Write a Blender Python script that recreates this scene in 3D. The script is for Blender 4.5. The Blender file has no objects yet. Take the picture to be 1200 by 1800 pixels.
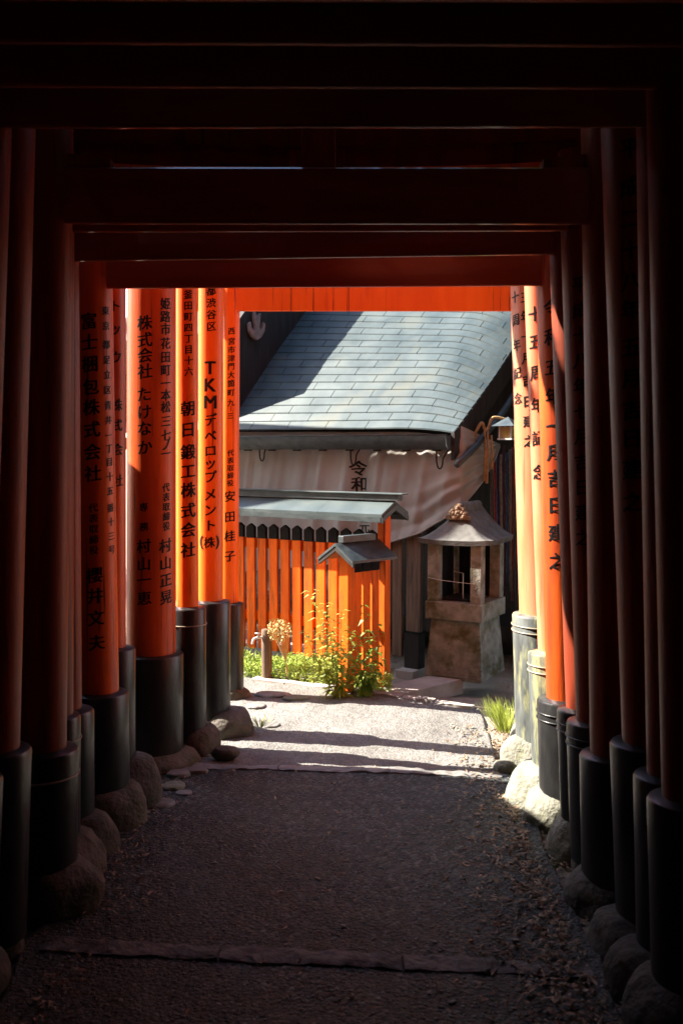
import bpy, bmesh, math, random
from mathutils import Vector, Matrix, noise
R = random.Random(7)
sc = bpy.context.scene
C = sc.collection
PI = math.pi

# ------------------------------------------------------------------ camera
F = 1750.0                      # focal length in pixels of the 1200 x 1800 photograph
EYE = 1.62
PITCH = math.atan(110 / F)
cam = bpy.data.cameras.new('camera')
cam.sensor_fit = 'VERTICAL'
cam.sensor_height = 36
cam.sensor_width = 24
cam.lens = 35
cam.clip_end = 800
cam.dof.use_dof = True
cam.dof.focus_distance = 5.8
cam.dof.aperture_fstop = 4.0
co = bpy.data.objects.new('camera', cam)
C.objects.link(co)
co.location = (0, 0, EYE)
co.rotation_euler = (PI / 2 - PITCH, 0, 0)
sc.camera = co

# ------------------------------------------------------------------ light
SUN_EL, SUN_AZ = 40, -76        # azimuth from +Y (view direction), negative = left
el, az = math.radians(SUN_EL), math.radians(SUN_AZ)
to_sun = Vector((math.sin(az) * math.cos(el), math.cos(az) * math.cos(el), math.sin(el)))
w = bpy.data.worlds.new('World')
sc.world = w
w.use_nodes = True
nt = w.node_tree
sky = nt.nodes.new('ShaderNodeTexSky')
sky.sky_type = 'NISHITA'
sky.sun_disc = False
sky.sun_elevation = el
sky.sun_rotation = az
bg = nt.nodes['Background']
nt.links.new(sky.outputs[0], bg.inputs[0])
bg.inputs[1].default_value = 0.10
sl = bpy.data.lights.new('sun', 'SUN')
sl.energy = 4.2
sl.angle = math.radians(0.5)
sl.color = (1.0, 0.93, 0.82)
so = bpy.data.objects.new('sun', sl)
C.objects.link(so)
so.rotation_euler = to_sun.to_track_quat('Z', 'Y').to_euler()
so.location = to_sun * 30
sc.view_settings.view_transform = 'Standard'
sc.view_settings.look = 'None'
sc.view_settings.exposure = 2.75
sc.view_settings.gamma = 1.0
sc.cycles.max_bounces = 8
sc.cycles.diffuse_bounces = 2
sc.cycles.glossy_bounces = 4


# ------------------------------------------------------------------ helpers
def at(px, py, Y):
    """world point on the plane y = Y seen at photograph pixel (px, py)"""
    dx, dz = (px - 600) / F, (900 - py) / F
    f, u = Vector((0, math.cos(PITCH), -math.sin(PITCH))), Vector((0, math.sin(PITCH), math.cos(PITCH)))
    d = f + Vector((1, 0, 0)) * dx + u * dz
    return Vector((0, 0, EYE)) + d * (Y / d.y)


def tag(o, label=None, cat=None, group=None, kind=None):
    if label: o['label'] = label
    if cat: o['category'] = cat
    if group: o['group'] = group
    if kind: o['kind'] = kind
    return o


def thing(name, loc, label, cat, group=None):
    o = bpy.data.objects.new(name, None)
    o.empty_display_size = 0.1
    C.objects.link(o)
    o.location = loc
    o['_w'] = list(loc)
    return tag(o, label, cat, group)


def origin_of(o):
    while o.parent: o = o.parent
    return Vector(o.location)


def build(name, bm, mat, parent=None, smooth=False, loc=None):
    """links a bmesh given in world coordinates as one mesh object"""
    org = origin_of(parent) if parent else (Vector(loc) if loc else Vector((0, 0, 0)))
    bmesh.ops.translate(bm, verts=bm.verts, vec=-org)
    me = bpy.data.meshes.new(name)
    bm.to_mesh(me)
    bm.free()
    if smooth is True:
        for p in me.polygons: p.use_smooth = True
    elif smooth:
        me.shade_smooth() if hasattr(me, 'shade_smooth') else None
        me.set_sharp_from_angle(angle=math.radians(smooth))
    for m in (mat if isinstance(mat, (list, tuple)) else [mat]): me.materials.append(m)
    o = bpy.data.objects.new(name, me)
    C.objects.link(o)
    if parent: o.parent = parent
    elif loc: o.location = loc
    return o


def box(bm, c, dims, ax=None, bevel=0.0, seg=2):
    """box centred at c with dims along the axes ax = (X, Y, Z)"""
    ax = ax or (Vector((1, 0, 0)), Vector((0, 1, 0)), Vector((0, 0, 1)))
    vs = []
    for sx in (-.5, .5):
        for sy in (-.5, .5):
            for sz in (-.5, .5):
                vs.append(bm.verts.new(Vector(c) + ax[0] * sx * dims[0] + ax[1] * sy * dims[1] + ax[2] * sz * dims[2]))
    idx = [(0, 1, 3, 2), (4, 6, 7, 5), (0, 4, 5, 1), (2, 3, 7, 6), (0, 2, 6, 4), (1, 5, 7, 3)]
    fs = [bm.faces.new([vs[i] for i in f]) for f in idx]
    if bevel:
        es = list({e for f in fs for e in f.edges})
        bmesh.ops.bevel(bm, geom=es, offset=bevel, segments=seg, affect='EDGES', profile=.5)


def prism(bm, pts, vec):
    """closed polygon pts extruded by vec"""
    a = [bm.verts.new(Vector(p)) for p in pts]
    b = [bm.verts.new(Vector(p) + Vector(vec)) for p in pts]
    n = len(pts)
    bm.faces.new(a[::-1]); bm.faces.new(b)
    for i in range(n): bm.faces.new((a[i], a[(i + 1) % n], b[(i + 1) % n], b[i]))
    bmesh.ops.recalc_face_normals(bm, faces=bm.faces)


def lathe(bm, prof, cx=lambda z: (0, 0), n=48, wob=0.0, seed=0):
    """rings (r, z) about a centre line cx(z); closed at both ends"""
    rings = []
    for r, z in prof:
        x, y = cx(z)
        ring = []
        for i in range(n):
            a = 2 * PI * i / n
            rr = r * (1 + wob * noise.noise(Vector((math.cos(a) * 1.3 + seed, math.sin(a) * 1.3, z * .9))))
            ring.append(bm.verts.new((x + rr * math.cos(a), y + rr * math.sin(a), z)))
        rings.append(ring)
    for a, b in zip(rings, rings[1:]):
        for i in range(n): bm.faces.new((a[i], a[(i + 1) % n], b[(i + 1) % n], b[i]))
    bm.faces.new(rings[0][::-1]); bm.faces.new(rings[-1])


def tube(bm, pts, r, n=8, taper=None):
    pts = [Vector(p) for p in pts]
    rings = []
    t0 = (pts[1] - pts[0]).normalized()
    u = t0.orthogonal().normalized()
    for i, p in enumerate(pts):
        t = (pts[min(i + 1, len(pts) - 1)] - pts[max(i - 1, 0)]).normalized()
        u = (u - t * u.dot(t)).normalized()
        v = t.cross(u)
        rr = r if taper is None else r + (taper - r) * i / (len(pts) - 1)
        rings.append([bm.verts.new(p + (u * math.cos(2 * PI * k / n) + v * math.sin(2 * PI * k / n)) * rr) for k in range(n)])
    for a, b in zip(rings, rings[1:]):
        for k in range(n): bm.faces.new((a[k], a[(k + 1) % n], b[(k + 1) % n], b[k]))
    bm.faces.new(rings[0][::-1]); bm.faces.new(rings[-1])


def smooth_path(pts, n=8):
    pts = [Vector(p) for p in pts]
    out = []
    for i in range(len(pts) - 1):
        p0, p1, p2, p3 = pts[max(i - 1, 0)], pts[i], pts[i + 1], pts[min(i + 2, len(pts) - 1)]
        for k in range(n):
            t = k / n
            out.append(0.5 * ((2 * p1) + (p2 - p0) * t + (2 * p0 - 5 * p1 + 4 * p2 - p3) * t * t + (3 * p1 - p0 - 3 * p2 + p3) * t ** 3))
    return out + [pts[-1]]


# ------------------------------------------------------------------ materials
def pmat(name, c1, c2, scale=8, rough=.5, bump=.0, bscale=60, spec=.5, stretch=(1, 1, 1), c3=None, s3=2.0, t3=(.5, .65), rvar=0.0,
         coat=0.0, trans=0.0, hue=0.0, bdist=.004, crack=None):
    """two-colour noise paint with an optional third stain colour and a fine bump"""
    m = bpy.data.materials.new(name)
    m.use_nodes = True
    t = m.node_tree
    N, L = t.nodes, t.links
    b = N['Principled BSDF']
    tc = N.new('ShaderNodeTexCoord')
    mp = N.new('ShaderNodeMapping')
    mp.inputs['Scale'].default_value = stretch
    L.new(tc.outputs['Object'], mp.inputs[0])
    n1 = N.new('ShaderNodeTexNoise')
    n1.inputs['Scale'].default_value = scale
    n1.inputs['Detail'].default_value = 6
    L.new(mp.outputs[0], n1.inputs['Vector'])
    cr = N.new('ShaderNodeValToRGB')
    cr.color_ramp.elements[0].position, cr.color_ramp.elements[1].position = .32, .68
    cr.color_ramp.elements[0].color, cr.color_ramp.elements[1].color = (*c1, 1), (*c2, 1)
    L.new(n1.outputs[0], cr.inputs[0])
    col = cr.outputs[0]
    if c3:
        n3 = N.new('ShaderNodeTexNoise')
        n3.inputs['Scale'].default_value = s3
        n3.inputs['Detail'].default_value = 8
        n3.inputs['Roughness'].default_value = .65
        L.new(mp.outputs[0], n3.inputs['Vector'])
        r3 = N.new('ShaderNodeMapRange')
        r3.inputs[1].default_value, r3.inputs[2].default_value = t3
        L.new(n3.outputs[0], r3.inputs[0])
        mx = N.new('ShaderNodeMix')
        mx.data_type = 'RGBA'
        L.new(r3.outputs[0], mx.inputs['Factor'])
        L.new(col, mx.inputs['A'])
        mx.inputs['B'].default_value = (*c3, 1)
        col = mx.outputs['Result']
    if crack:                            # thin vertical splits and rubbed streaks along the grain
        mp2 = N.new('ShaderNodeMapping')
        mp2.inputs['Scale'].default_value = (1, 1, .035)
        oi2 = N.new('ShaderNodeObjectInfo')
        ofs = N.new('ShaderNodeVectorMath'); ofs.operation = 'SCALE'; ofs.inputs[3].default_value = 7
        cb = N.new('ShaderNodeCombineXYZ')
        for q in range(3): L.new(oi2.outputs['Random'], cb.inputs[q])
        L.new(cb.outputs[0], ofs.inputs[0])
        L.new(ofs.outputs[0], mp2.inputs['Location'])
        L.new(tc.outputs['Object'], mp2.inputs[0])
        n4 = N.new('ShaderNodeTexNoise')
        n4.inputs['Scale'].default_value = 42
        n4.inputs['Detail'].default_value = 4
        L.new(mp2.outputs[0], n4.inputs['Vector'])
        r4 = N.new('ShaderNodeMapRange')
        r4.inputs[1].default_value, r4.inputs[2].default_value = .62, .70
        L.new(n4.outputs[0], r4.inputs[0])
        m4 = N.new('ShaderNodeMix')
        m4.data_type = 'RGBA'
        L.new(r4.outputs[0], m4.inputs['Factor'])
        L.new(col, m4.inputs['A'])
        m4.inputs['B'].default_value = (*crack, 1)
        col = m4.outputs['Result']
    if hue:
        oi = N.new('ShaderNodeObjectInfo')
        hs = N.new('ShaderNodeHueSaturation')
        mr = N.new('ShaderNodeMapRange')
        mr.inputs[3].default_value, mr.inputs[4].default_value = 1 - hue, 1 + hue
        L.new(oi.outputs['Random'], mr.inputs[0])
        L.new(mr.outputs[0], hs.inputs['Value'])
        L.new(col, hs.inputs['Color'])
        col = hs.outputs[0]
    L.new(col, b.inputs['Base Color'])
    b.inputs['Roughness'].default_value = rough
    if rvar:
        rr = N.new('ShaderNodeMapRange')
        rr.inputs[3].default_value, rr.inputs[4].default_value = rough - rvar, rough + rvar
        L.new(n1.outputs[0], rr.inputs[0])
        L.new(rr.outputs[0], b.inputs['Roughness'])
    b.inputs['Specular IOR Level'].default_value = spec
    if coat:
        b.inputs['Coat Weight'].default_value = coat
        b.inputs['Coat Roughness'].default_value = .07
    if bump:
        n2 = N.new('ShaderNodeTexNoise')
        n2.inputs['Scale'].default_value = bscale
        n2.inputs['Detail'].default_value = 5
        L.new(mp.outputs[0], n2.inputs['Vector'])
        bu = N.new('ShaderNodeBump')
        bu.inputs['Strength'].default_value = bump
        bu.inputs['Distance'].default_value = bdist
        L.new(n2.outputs[0], bu.inputs['Height'])
        L.new(bu.outputs[0], b.inputs['Normal'])
    if trans:
        b.inputs['Transmission Weight'].default_value = 0
        tl = N.new('ShaderNodeBsdfTranslucent')
        L.new(col, tl.inputs[0])
        ms = N.new('ShaderNodeMixShader')
        ms.inputs[0].default_value = trans
        L.new(b.outputs[0], ms.inputs[1])
        L.new(tl.outputs[0], ms.inputs[2])
        L.new(ms.outputs[0], N['Material Output'].inputs['Surface'])
    return m


M = {}
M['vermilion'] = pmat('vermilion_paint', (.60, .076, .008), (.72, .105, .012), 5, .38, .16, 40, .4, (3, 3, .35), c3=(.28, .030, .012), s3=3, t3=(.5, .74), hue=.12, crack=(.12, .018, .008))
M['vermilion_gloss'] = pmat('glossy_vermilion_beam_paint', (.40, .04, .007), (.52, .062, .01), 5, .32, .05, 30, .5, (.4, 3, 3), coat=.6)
M['shaded'] = pmat('shade_darkened_vermilion_paint', (.18, .027, .010), (.27, .043, .014), 5, .45, .2, 40, .35, (3, 3, .35), c3=(.10, .022, .012), s3=3, t3=(.5, .75), hue=.15, crack=(.05, .014, .009))  # darker and browner: the near gates' deep shade is put into the colour
M['shaded_gloss'] = pmat('shade_darkened_beam_paint', (.20, .030, .011), (.27, .042, .015), 5, .4, .05, 30, .5, (.4, 3, 3), hue=.2, coat=1.0)  # same painted-in shade for the near beams
M['lit'] = pmat('bounce_lit_vermilion_paint', (.82, .128, .008), (.90, .170, .011), 5, .38, .16, 40, .35, (3, 3, .35), c3=(.52, .05, .008), s3=3, t3=(.6, .8), crack=(.25, .03, .008))  # lighter orange: bounce light on the far gates is put into the colour
M['glare'] = pmat('sun_glare_vermilion_paint', (.62, .15, .062), (.74, .235, .12), 4, .42, .12, 40, .5, (3, 3, .5), crack=(.45, .10, .04))  # whitened: sun glare on two right pillars is put into the colour
M['orange'] = pmat('orange_fence_paint', (.66, .105, .007), (.76, .150, .010), 9, .6, .3, 60, .12, (3, 3, .5), c3=(.26, .075, .02), s3=6, t3=(.50, .72), hue=.16, crack=(.18, .05, .015))
M['black'] = pmat('black_lacquer', (.010, .010, .011), (.020, .019, .018), 10, .34, .2, 50, .45, (2, 2, .8), c3=(.06, .053, .042), s3=4, t3=(.56, .78), rvar=.12)
M['worn'] = pmat('weathered_black_sleeve', (.035, .038, .038), (.11, .12, .11), 9, .45, .25, 60, .5, (2.5, 2.5, .7), c3=(.30, .29, .13), s3=3.4, t3=(.47, .62))
M['ink'] = pmat('black_ink', (.004, .0035, .0035), (.009, .008, .008), 20, .5, spec=.25)
M['matte_black'] = pmat('matte_black_paint_and_shade', (.006, .006, .007), (.012, .012, .012), 20, .8, .3, 60, .15)  # picket tips are black; on eave board and lantern panels it imitates shade
M['wire'] = pmat('hoop_wire', (.20, .16, .11), (.3, .25, .18), 20, .4)
M['stone'] = pmat('round_stone', (.055, .046, .038), (.135, .11, .09), 9, .8, .6, 45, .3, c3=(.055, .06, .03), s3=6, t3=(.5, .68), hue=.15, bdist=.02)
M['pale_stone'] = pmat('pale_lichen_stone', (.13, .125, .095), (.24, .23, .185), 12, .8, .6, 50, .3, c3=(.14, .14, .07), s3=7, t3=(.5, .66), hue=.1, bdist=.02)
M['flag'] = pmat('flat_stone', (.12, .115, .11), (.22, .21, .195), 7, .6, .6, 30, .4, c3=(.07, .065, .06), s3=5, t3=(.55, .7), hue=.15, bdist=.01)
M['dark_flag'] = pmat('dark_kerb_stone', (.09, .09, .088), (.19, .185, .175), 14, .7, .9, 40, .3, c3=(.035, .034, .032), s3=6, t3=(.45, .65), bdist=.015)  # darker stone with dark blotches for the near kerb strip
M['copper'] = pmat('grey_metal_sheet', (.036, .052, .055), (.068, .087, .088), 4.5, .5, .12, 120, .3, c3=(.08, .085, .066), s3=2.2, t3=(.52, .72), rvar=.08)
M['dkmetal'] = pmat('dark_gutter_metal', (.018, .027, .03), (.05, .065, .066), 12, .42, .2, 60, .5, (1, 1, 2))
M['dkwood'] = pmat('dark_timber', (.012, .010, .009), (.03, .024, .02), 6, .7, .4, 40, .3, (4, 4, .5))
M['brwood'] = pmat('brown_board', (.10, .062, .04), (.18, .115, .075), 6, .75, .5, 45, .3, (8, 8, .6), c3=(.05, .034, .026), s3=5, t3=(.52, .7))
M['cloth'] = pmat('grey_brown_curtain', (.34, .315, .285), (.42, .39, .355), 3, .95, .15, 300, .1, trans=.25)
M['granite'] = pmat('mossy_granite', (.17, .168, .14), (.33, .325, .28), 14, .85, .8, 70, .3, c3=(.10, .092, .04), s3=6, t3=(.48, .64), bdist=.008)
M['rooftile'] = pmat('grey_stone_roof', (.062, .06, .055), (.115, .112, .104), 16, .85, .6, 80, .4, bdist=.006)
M['rust'] = pmat('rusty_brown_stone', (.13, .085, .05), (.23, .155, .10), 16, .85, .8, 60, .3, bdist=.01)
M['straw'] = pmat('straw_rope', (.22, .13, .05), (.40, .26, .11), 30, .9, .6, 90)
M['concrete'] = pmat('pale_concrete', (.30, .265, .235), (.42, .38, .34), 8, .85, .5, 90, .3, c3=(.2, .17, .14), s3=4, t3=(.5, .7))
M['dirt'] = pmat('trodden_earth', (.24, .20, .16), (.40, .335, .275), 5, .95, .8, 40, .2, c3=(.14, .11, .085), s3=2.5, t3=(.5, .7), bdist=.015)
M['forest_soil'] = pmat('dark_forest_soil', (.02, .016, .012), (.05, .042, .03), 4, .95, .8, 30, .2, c3=(.025, .035, .012), s3=2, t3=(.5, .7), bdist=.03)
M['leafg'] = pmat('green_leaf', (.10, .18, .02), (.22, .34, .045), 6, .5, 0, trans=.35)
M['leafm'] = pmat('bright_weed_leaf', (.22, .33, .045), (.44, .52, .11), 9, .5, 0, trans=.35)
M['leafy'] = pmat('yellow_green_leaf', (.26, .32, .045), (.42, .47, .10), 6, .5, 0, trans=.35)
M['leafd'] = pmat('dark_tree_leaf', (.03, .055, .014), (.06, .10, .022), 6, .5, 0, trans=.2)
M['dry'] = pmat('dried_flower', (.42, .30, .11), (.58, .45, .2), 20, .9)
M['litter'] = pmat('dead_leaf', (.13, .085, .05), (.38, .27, .17), 11, .7, .3, 60)
M['bark'] = pmat('tree_bark', (.05, .04, .03), (.12, .095, .07), 8, .9, .8, 30, .2, (3, 3, .6), bdist=.02)
M['pebble'] = pmat('path_pebble', (.05, .052, .052), (.22, .215, .205), 9, .6, .3, 60, .5)
M['ornament'] = pmat('pale_carved_wood', (.17, .12, .10), (.26, .19, .16), 20, .8, .4, 60)
M['glass'] = pmat('yellowed_glass', (.32, .26, .08), (.42, .34, .12), 20, .25)
M['steel'] = pmat('tap_metal', (.45, .44, .42), (.6, .58, .55), 20, .35)


def gravel_mat(name, a, b, c, rough=.75, bd=.0055, sc_=95):
    """exposed aggregate: every voronoi cell its own grain colour, raised"""
    m = bpy.data.materials.new(name)
    m.use_nodes = True
    t = m.node_tree
    N, L = t.nodes, t.links
    p = N['Principled BSDF']
    tc = N.new('ShaderNodeTexCoord')
    nz = N.new('ShaderNodeTexNoise'); nz.inputs['Scale'].default_value = 30
    L.new(tc.outputs['Object'], nz.inputs['Vector'])
    va = N.new('ShaderNodeVectorMath'); va.operation = 'SCALE'; va.inputs[3].default_value = .02
    L.new(nz.outputs['Color'], va.inputs[0])
    vb = N.new('ShaderNodeVectorMath'); vb.operation = 'ADD'
    L.new(tc.outputs['Object'], vb.inputs[0]); L.new(va.outputs[0], vb.inputs[1])
    vo = N.new('ShaderNodeTexVoronoi'); vo.inputs['Scale'].default_value = sc_
    vs = N.new('ShaderNodeTexVoronoi'); vs.inputs['Scale'].default_value = 230
    L.new(vb.outputs[0], vo.inputs['Vector']); L.new(vb.outputs[0], vs.inputs['Vector'])
    cr = N.new('ShaderNodeValToRGB')
    e = cr.color_ramp.elements
    e[0].color, e[1].color = (*a, 1), (*c, 1)
    e.new(.55).color = (*b, 1)
    L.new(vo.outputs['Color'], cr.inputs[0])
    big = N.new('ShaderNodeTexNoise'); big.inputs['Scale'].default_value = 2.2; big.inputs['Detail'].default_value = 6
    L.new(tc.outputs['Object'], big.inputs['Vector'])
    mr = N.new('ShaderNodeMapRange'); mr.inputs[1].default_value, mr.inputs[2].default_value = .3, .7
    mr.inputs[3].default_value, mr.inputs[4].default_value = .7, 1.2
    L.new(big.outputs[0], mr.inputs[0])
    hs = N.new('ShaderNodeHueSaturation')
    L.new(cr.outputs[0], hs.inputs['Color']); L.new(mr.outputs[0], hs.inputs['Value'])
    L.new(hs.outputs[0], p.inputs['Base Color'])
    p.inputs['Roughness'].default_value = rough
    ad = N.new('ShaderNodeMath'); ad.operation = 'MULTIPLY_ADD'; ad.inputs[1].default_value = .4
    L.new(vs.outputs['Distance'], ad.inputs[0]); L.new(vo.outputs['Distance'], ad.inputs[2])
    bu = N.new('ShaderNodeBump'); bu.invert = True
    bu.inputs['Strength'].default_value = .9; bu.inputs['Distance'].default_value = bd
    L.new(ad.outputs[0], bu.inputs['Height'])
    L.new(bu.outputs[0], p.inputs['Normal'])
    return m


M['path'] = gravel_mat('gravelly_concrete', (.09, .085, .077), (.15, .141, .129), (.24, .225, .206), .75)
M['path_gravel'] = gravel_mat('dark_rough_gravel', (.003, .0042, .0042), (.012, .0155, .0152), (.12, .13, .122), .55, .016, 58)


# ------------------------------------------------------------------ ground
PN = Vector((.469, .883))            # beyond the far edge of the path the ground falls away


def beyond(x, y):
    return (x + .64) * PN.x + (y - 7.0) * PN.y


def sm(t):
    t = max(0.0, min(1.0, t))
    return t * t * (3 - 2 * t)


def zg(x, y):
    t = beyond(x, y)
    return -.03 - .05 * sm(t / .12) - .13 * sm(t / 1.4) + .10 * sm((.25 - x) / .3) * sm(t / .2)


bm = bmesh.new()
xs = [-150, -60, -25, -12, -8, -6, -5, -4, -3.2, -2.6, -2.2, -1.8] + [-1.5 + .06 * i for i in range(55)] + [2.0, 2.4, 3, 4, 5, 7, 10, 16, 30, 70, 150]
ys = [-120, -50, -20, -10, -6, -4, -2, -1, 0, 1] + [1.5 + .06 * i for i in range(130)] + [9.6, 10, 11, 12, 14, 17, 22, 30, 45, 80, 150, 300]
grid = []
for y in ys:
    row = []
    for x in xs:
        near = abs(x) < 3 and 0 < y < 10
        z = zg(x, y) + (.018 * noise.noise(Vector((x * 4, y * 4, 0))) if near else 0)
        row.append(bm.verts.new((x, y, z)))
    grid.append(row)
for a, b in zip(grid, grid[1:]):
    for i in range(len(xs) - 1): bm.faces.new((a[i], a[i + 1], b[i + 1], b[i]))
tag(build('ground', bm, M['dirt'], smooth=True), kind='structure')


def path_z(x, y):
    return .012 * noise.noise(Vector((x * 1.1, y * 1.1, 3))) + .006 * noise.noise(Vector((x * 7, y * 7, 5))) + .0035 * noise.noise(Vector((x * 26, y * 26, 9))) - .035 * (x / .9) ** 2 * sm((y - 4.5) / 1.5) * .6


bm = bmesh.new()
NX, NY = 150, 420
grid = []
for j in range(NY + 1):
    v = j / NY
    row = []
    for i in range(NX + 1):
        u = i / NX
        x0 = -1.02 + 1.84 * u
        yend = 7.0 - (x0 + .64) * .469 / .883
        y = -1.5 + (yend + 1.5) * v
        lx = -1.02 + .12 * sm((y - 4.2) / 1.0) + .2 * sm((y - 5.6) / 1.2) + .05 * noise.noise(Vector((0, y * 3, 1)))
        rx = .82 + .06 * sm((y - 5) / 1.5) + .05 * noise.noise(Vector((5, y * 3, 1)))
        x = lx + (rx - lx) * u
        row.append(bm.verts.new((x, y, path_z(x, y))))
    grid.append(row)
for a, b in zip(grid, grid[1:]):
    for i in range(NX): bm.faces.new((a[i], a[i + 1], b[i + 1], b[i]))
rim = [e for e in bm.edges if e.is_boundary]
ex = bmesh.ops.extrude_edge_only(bm, edges=rim)
bmesh.ops.translate(bm, verts=[v for v in ex['geom'] if isinstance(v, bmesh.types.BMVert)], vec=(0, 0, -.16))
bmesh.ops.recalc_face_normals(bm, faces=bm.faces)
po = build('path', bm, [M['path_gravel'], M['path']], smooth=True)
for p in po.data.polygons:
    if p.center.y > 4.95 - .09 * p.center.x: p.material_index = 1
tag(po, kind='structure')


def bank(side, y0, y1, skew, tall):  # unseen bank, added and shaped to block sun and sky from the near gates
    bm = bmesh.new()
    prof = [(1.5, -.2), (1.55, 1.0), (1.65, 2.2), (2.0, 3.4), (2.7, 4.8), (3.8, 6.2), (6, 7.4), (12, 8.2)]
    rows = []
    n = 34
    for j in range(n + 1):
        v = j / n
        row = []
        for a, z in prof:
            y = y0 + (y1 + skew * (a - 1.6) - y0) * v
            dy = (y1 + skew * (a - 1.6)) - y
            k = sm(dy / .35) * .25 + .75 * sm((dy + .25) / .3)
            cap = 2.6 if dy < tall else 9
            p = Vector((a * 1.5, y * 1.5, side))
            row.append(bm.verts.new((side * (a + .12 * noise.noise(p)), y + .1 * noise.noise(p + Vector((9, 0, 0))), min(z * k, cap) + .12 * noise.noise(p + Vector((0, 9, 0))) - (.15 if z < 0 else 0))))
        rows.append(row)
    for a, b in zip(rows, rows[1:]):
        for i in range(len(prof) - 1): bm.faces.new((a[i], a[i + 1], b[i + 1], b[i]))
    f = [r for r in rows[-1]]
    low = [bm.verts.new((v.co.x, v.co.y + .1, -.4)) for v in f]
    for i in range(len(f) - 1): bm.faces.new((f[i], f[i + 1], low[i + 1], low[i]))
    bmesh.ops.recalc_face_normals(bm, faces=bm.faces)
    tag(build('shade_bank', bm, M['forest_soil'], smooth=True), kind='structure')


bank(-1, -9, 5.2, .22, .8)
bank(1, -9, 4.5, 0, 0)
bm = bmesh.new()                     # unseen slope added to keep skylight out from behind
rows = []
for j, (y, z) in enumerate(((-1.9, -.2), (-2.1, 1.0), (-2.6, 2.4), (-4, 4.0), (-7, 5.4), (-12, 6))):
    rows.append([bm.verts.new((x, y + .2 * noise.noise(Vector((x, z, 4))), z + .2 * noise.noise(Vector((x, y, 8))))) for x in [-12 + .8 * i for i in range(31)]])
for a, b in zip(rows, rows[1:]):
    for i in range(30): bm.faces.new((a[i], a[i + 1], b[i + 1], b[i]))
tag(build('shade_bank', bm, M['forest_soil'], smooth=True), kind='structure')


# ------------------------------------------------------------------ torii gates
def char_mesh(c, cache={}):
    if c in cache: return cache[c]
    cu = bpy.data.curves.new('glyph', 'FONT')
    cu.body = c
    cu.size = 1
    cu.offset = 0
    cu.resolution_u = 3
    o = bpy.data.objects.new('glyph', cu)
    C.objects.link(o)
    bpy.context.view_layer.update()
    me = bpy.data.meshes.new_from_object(o.evaluated_get(bpy.context.evaluated_depsgraph_get()))
    bpy.data.objects.remove(o)
    bpy.data.curves.remove(cu)
    vs = [tuple(v.co) for v in me.vertices]
    fs = [tuple(p.vertices) for p in me.polygons]
    bpy.data.meshes.remove(me)
    x0, x1 = min(v[0] for v in vs), max(v[0] for v in vs)
    y0, y1 = min(v[1] for v in vs), max(v[1] for v in vs)
    s = 1 / .94 if ord(c) > 255 else 1 / .72
    cxm, cym = (x0 + x1) / 2, (y0 + y1) / 2
    if ord(c) > 255: cxm, cym = .5, .38
    if c == '（' or c == '）': cxm = (x0 + x1) / 2
    cache[c] = ([((x - cxm) * s, (y - cym) * s) for x, y, z in vs], fs)
    return cache[c]


def put_char(bm, c, h, wrap, slant=.13, wx=1.0):
    """adds one brush character of height h, mapped by wrap(x, y) -> world"""
    vs, fs = char_mesh(c)
    if ord(c) < 256: slant = 0
    b2 = bmesh.new()
    q = Vector((ord(c) * .37, h * 31, 0))
    lv = [b2.verts.new((x, y + slant * x, 0)) for x, y in vs]
    for f in fs:
        try: b2.faces.new([lv[i] for i in f])
        except ValueError: pass
    for k in range(-4, 5):
        bmesh.ops.bisect_plane(b2, geom=b2.verts[:] + b2.edges[:] + b2.faces[:], plane_co=(k * .12, 0, 0), plane_no=(1, 0, 0))
    base = []
    for v in b2.verts:
        x, y = v.co.x, v.co.y
        base.append((x + .022 * noise.noise(Vector((x * 3.1, y * 3.1, 0)) + q), y + .022 * noise.noise(Vector((x * 3.1, y * 3.1, 7)) + q)))
    b2.verts.index_update()
    w_ = .021 if ord(c) > 255 else .03
    for lay, (ox, oy) in enumerate(((-w_ * 1.5, -w_ * .7), (w_ * 1.5, -w_ * .4), (w_ * 1.2, w_ * .7), (-w_ * 1.2, w_ * .4), (0, 0))):
        mp = [bm.verts.new(wrap((x + ox) * h * wx, (y + oy) * h, lay * .0002)) for x, y in base]
        for f in b2.faces: bm.faces.new([mp[v.index] for v in f.verts])
    b2.free()


class Pillar:
    def __init__(s, d, xt, xb, rpx, left):
        s.d = d
        a, b = at(xt, 500, d), at(xb, 1200, d)
        s.k = (b.x - a.x) / (b.z - a.z)
        s.x0 = a.x - s.k * a.z
        s.r = rpx / F * d
        s.left = left

    def c(s, z):
        return (s.x0 + s.k * z, s.d)

    def rad(s, z):
        return s.r * (1.03 - .06 * (z - s.zb) / (s.zt - s.zb))


def inscription(pl, par, cols, mat):
    for col in cols:
        bm = bmesh.new()
        for c, px, py, sz in col:
            P = at(px, py, pl.d - pl.r * .8)
            cx, cy = pl.c(P.z)
            view = Vector((cx, cy)).normalized()
            right = Vector((view.y, -view.x))
            cpx = F * (cx / cy) + 600
            rp = F * pl.r / cy
            u = max(-.95, min(.95, (px - cpx) / rp))
            phi = math.asin(u)
            h = sz / F * pl.d

            def wrap(x, y, up=0, cx=cx, cy=cy, P=P, phi=phi):
                th = phi + x / pl.r
                rr = pl.rad(P.z + y) * 1.004 + .0012 + up
                q = Vector((cx, cy)) + right * rr * math.sin(th) - view * rr * math.cos(th)
                ddx = pl.k * y
                return (q.x + ddx, q.y, P.z + y)
            put_char(bm, c, h, wrap, wx=1.0)
        build('inscription', bm, mat, par)


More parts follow.
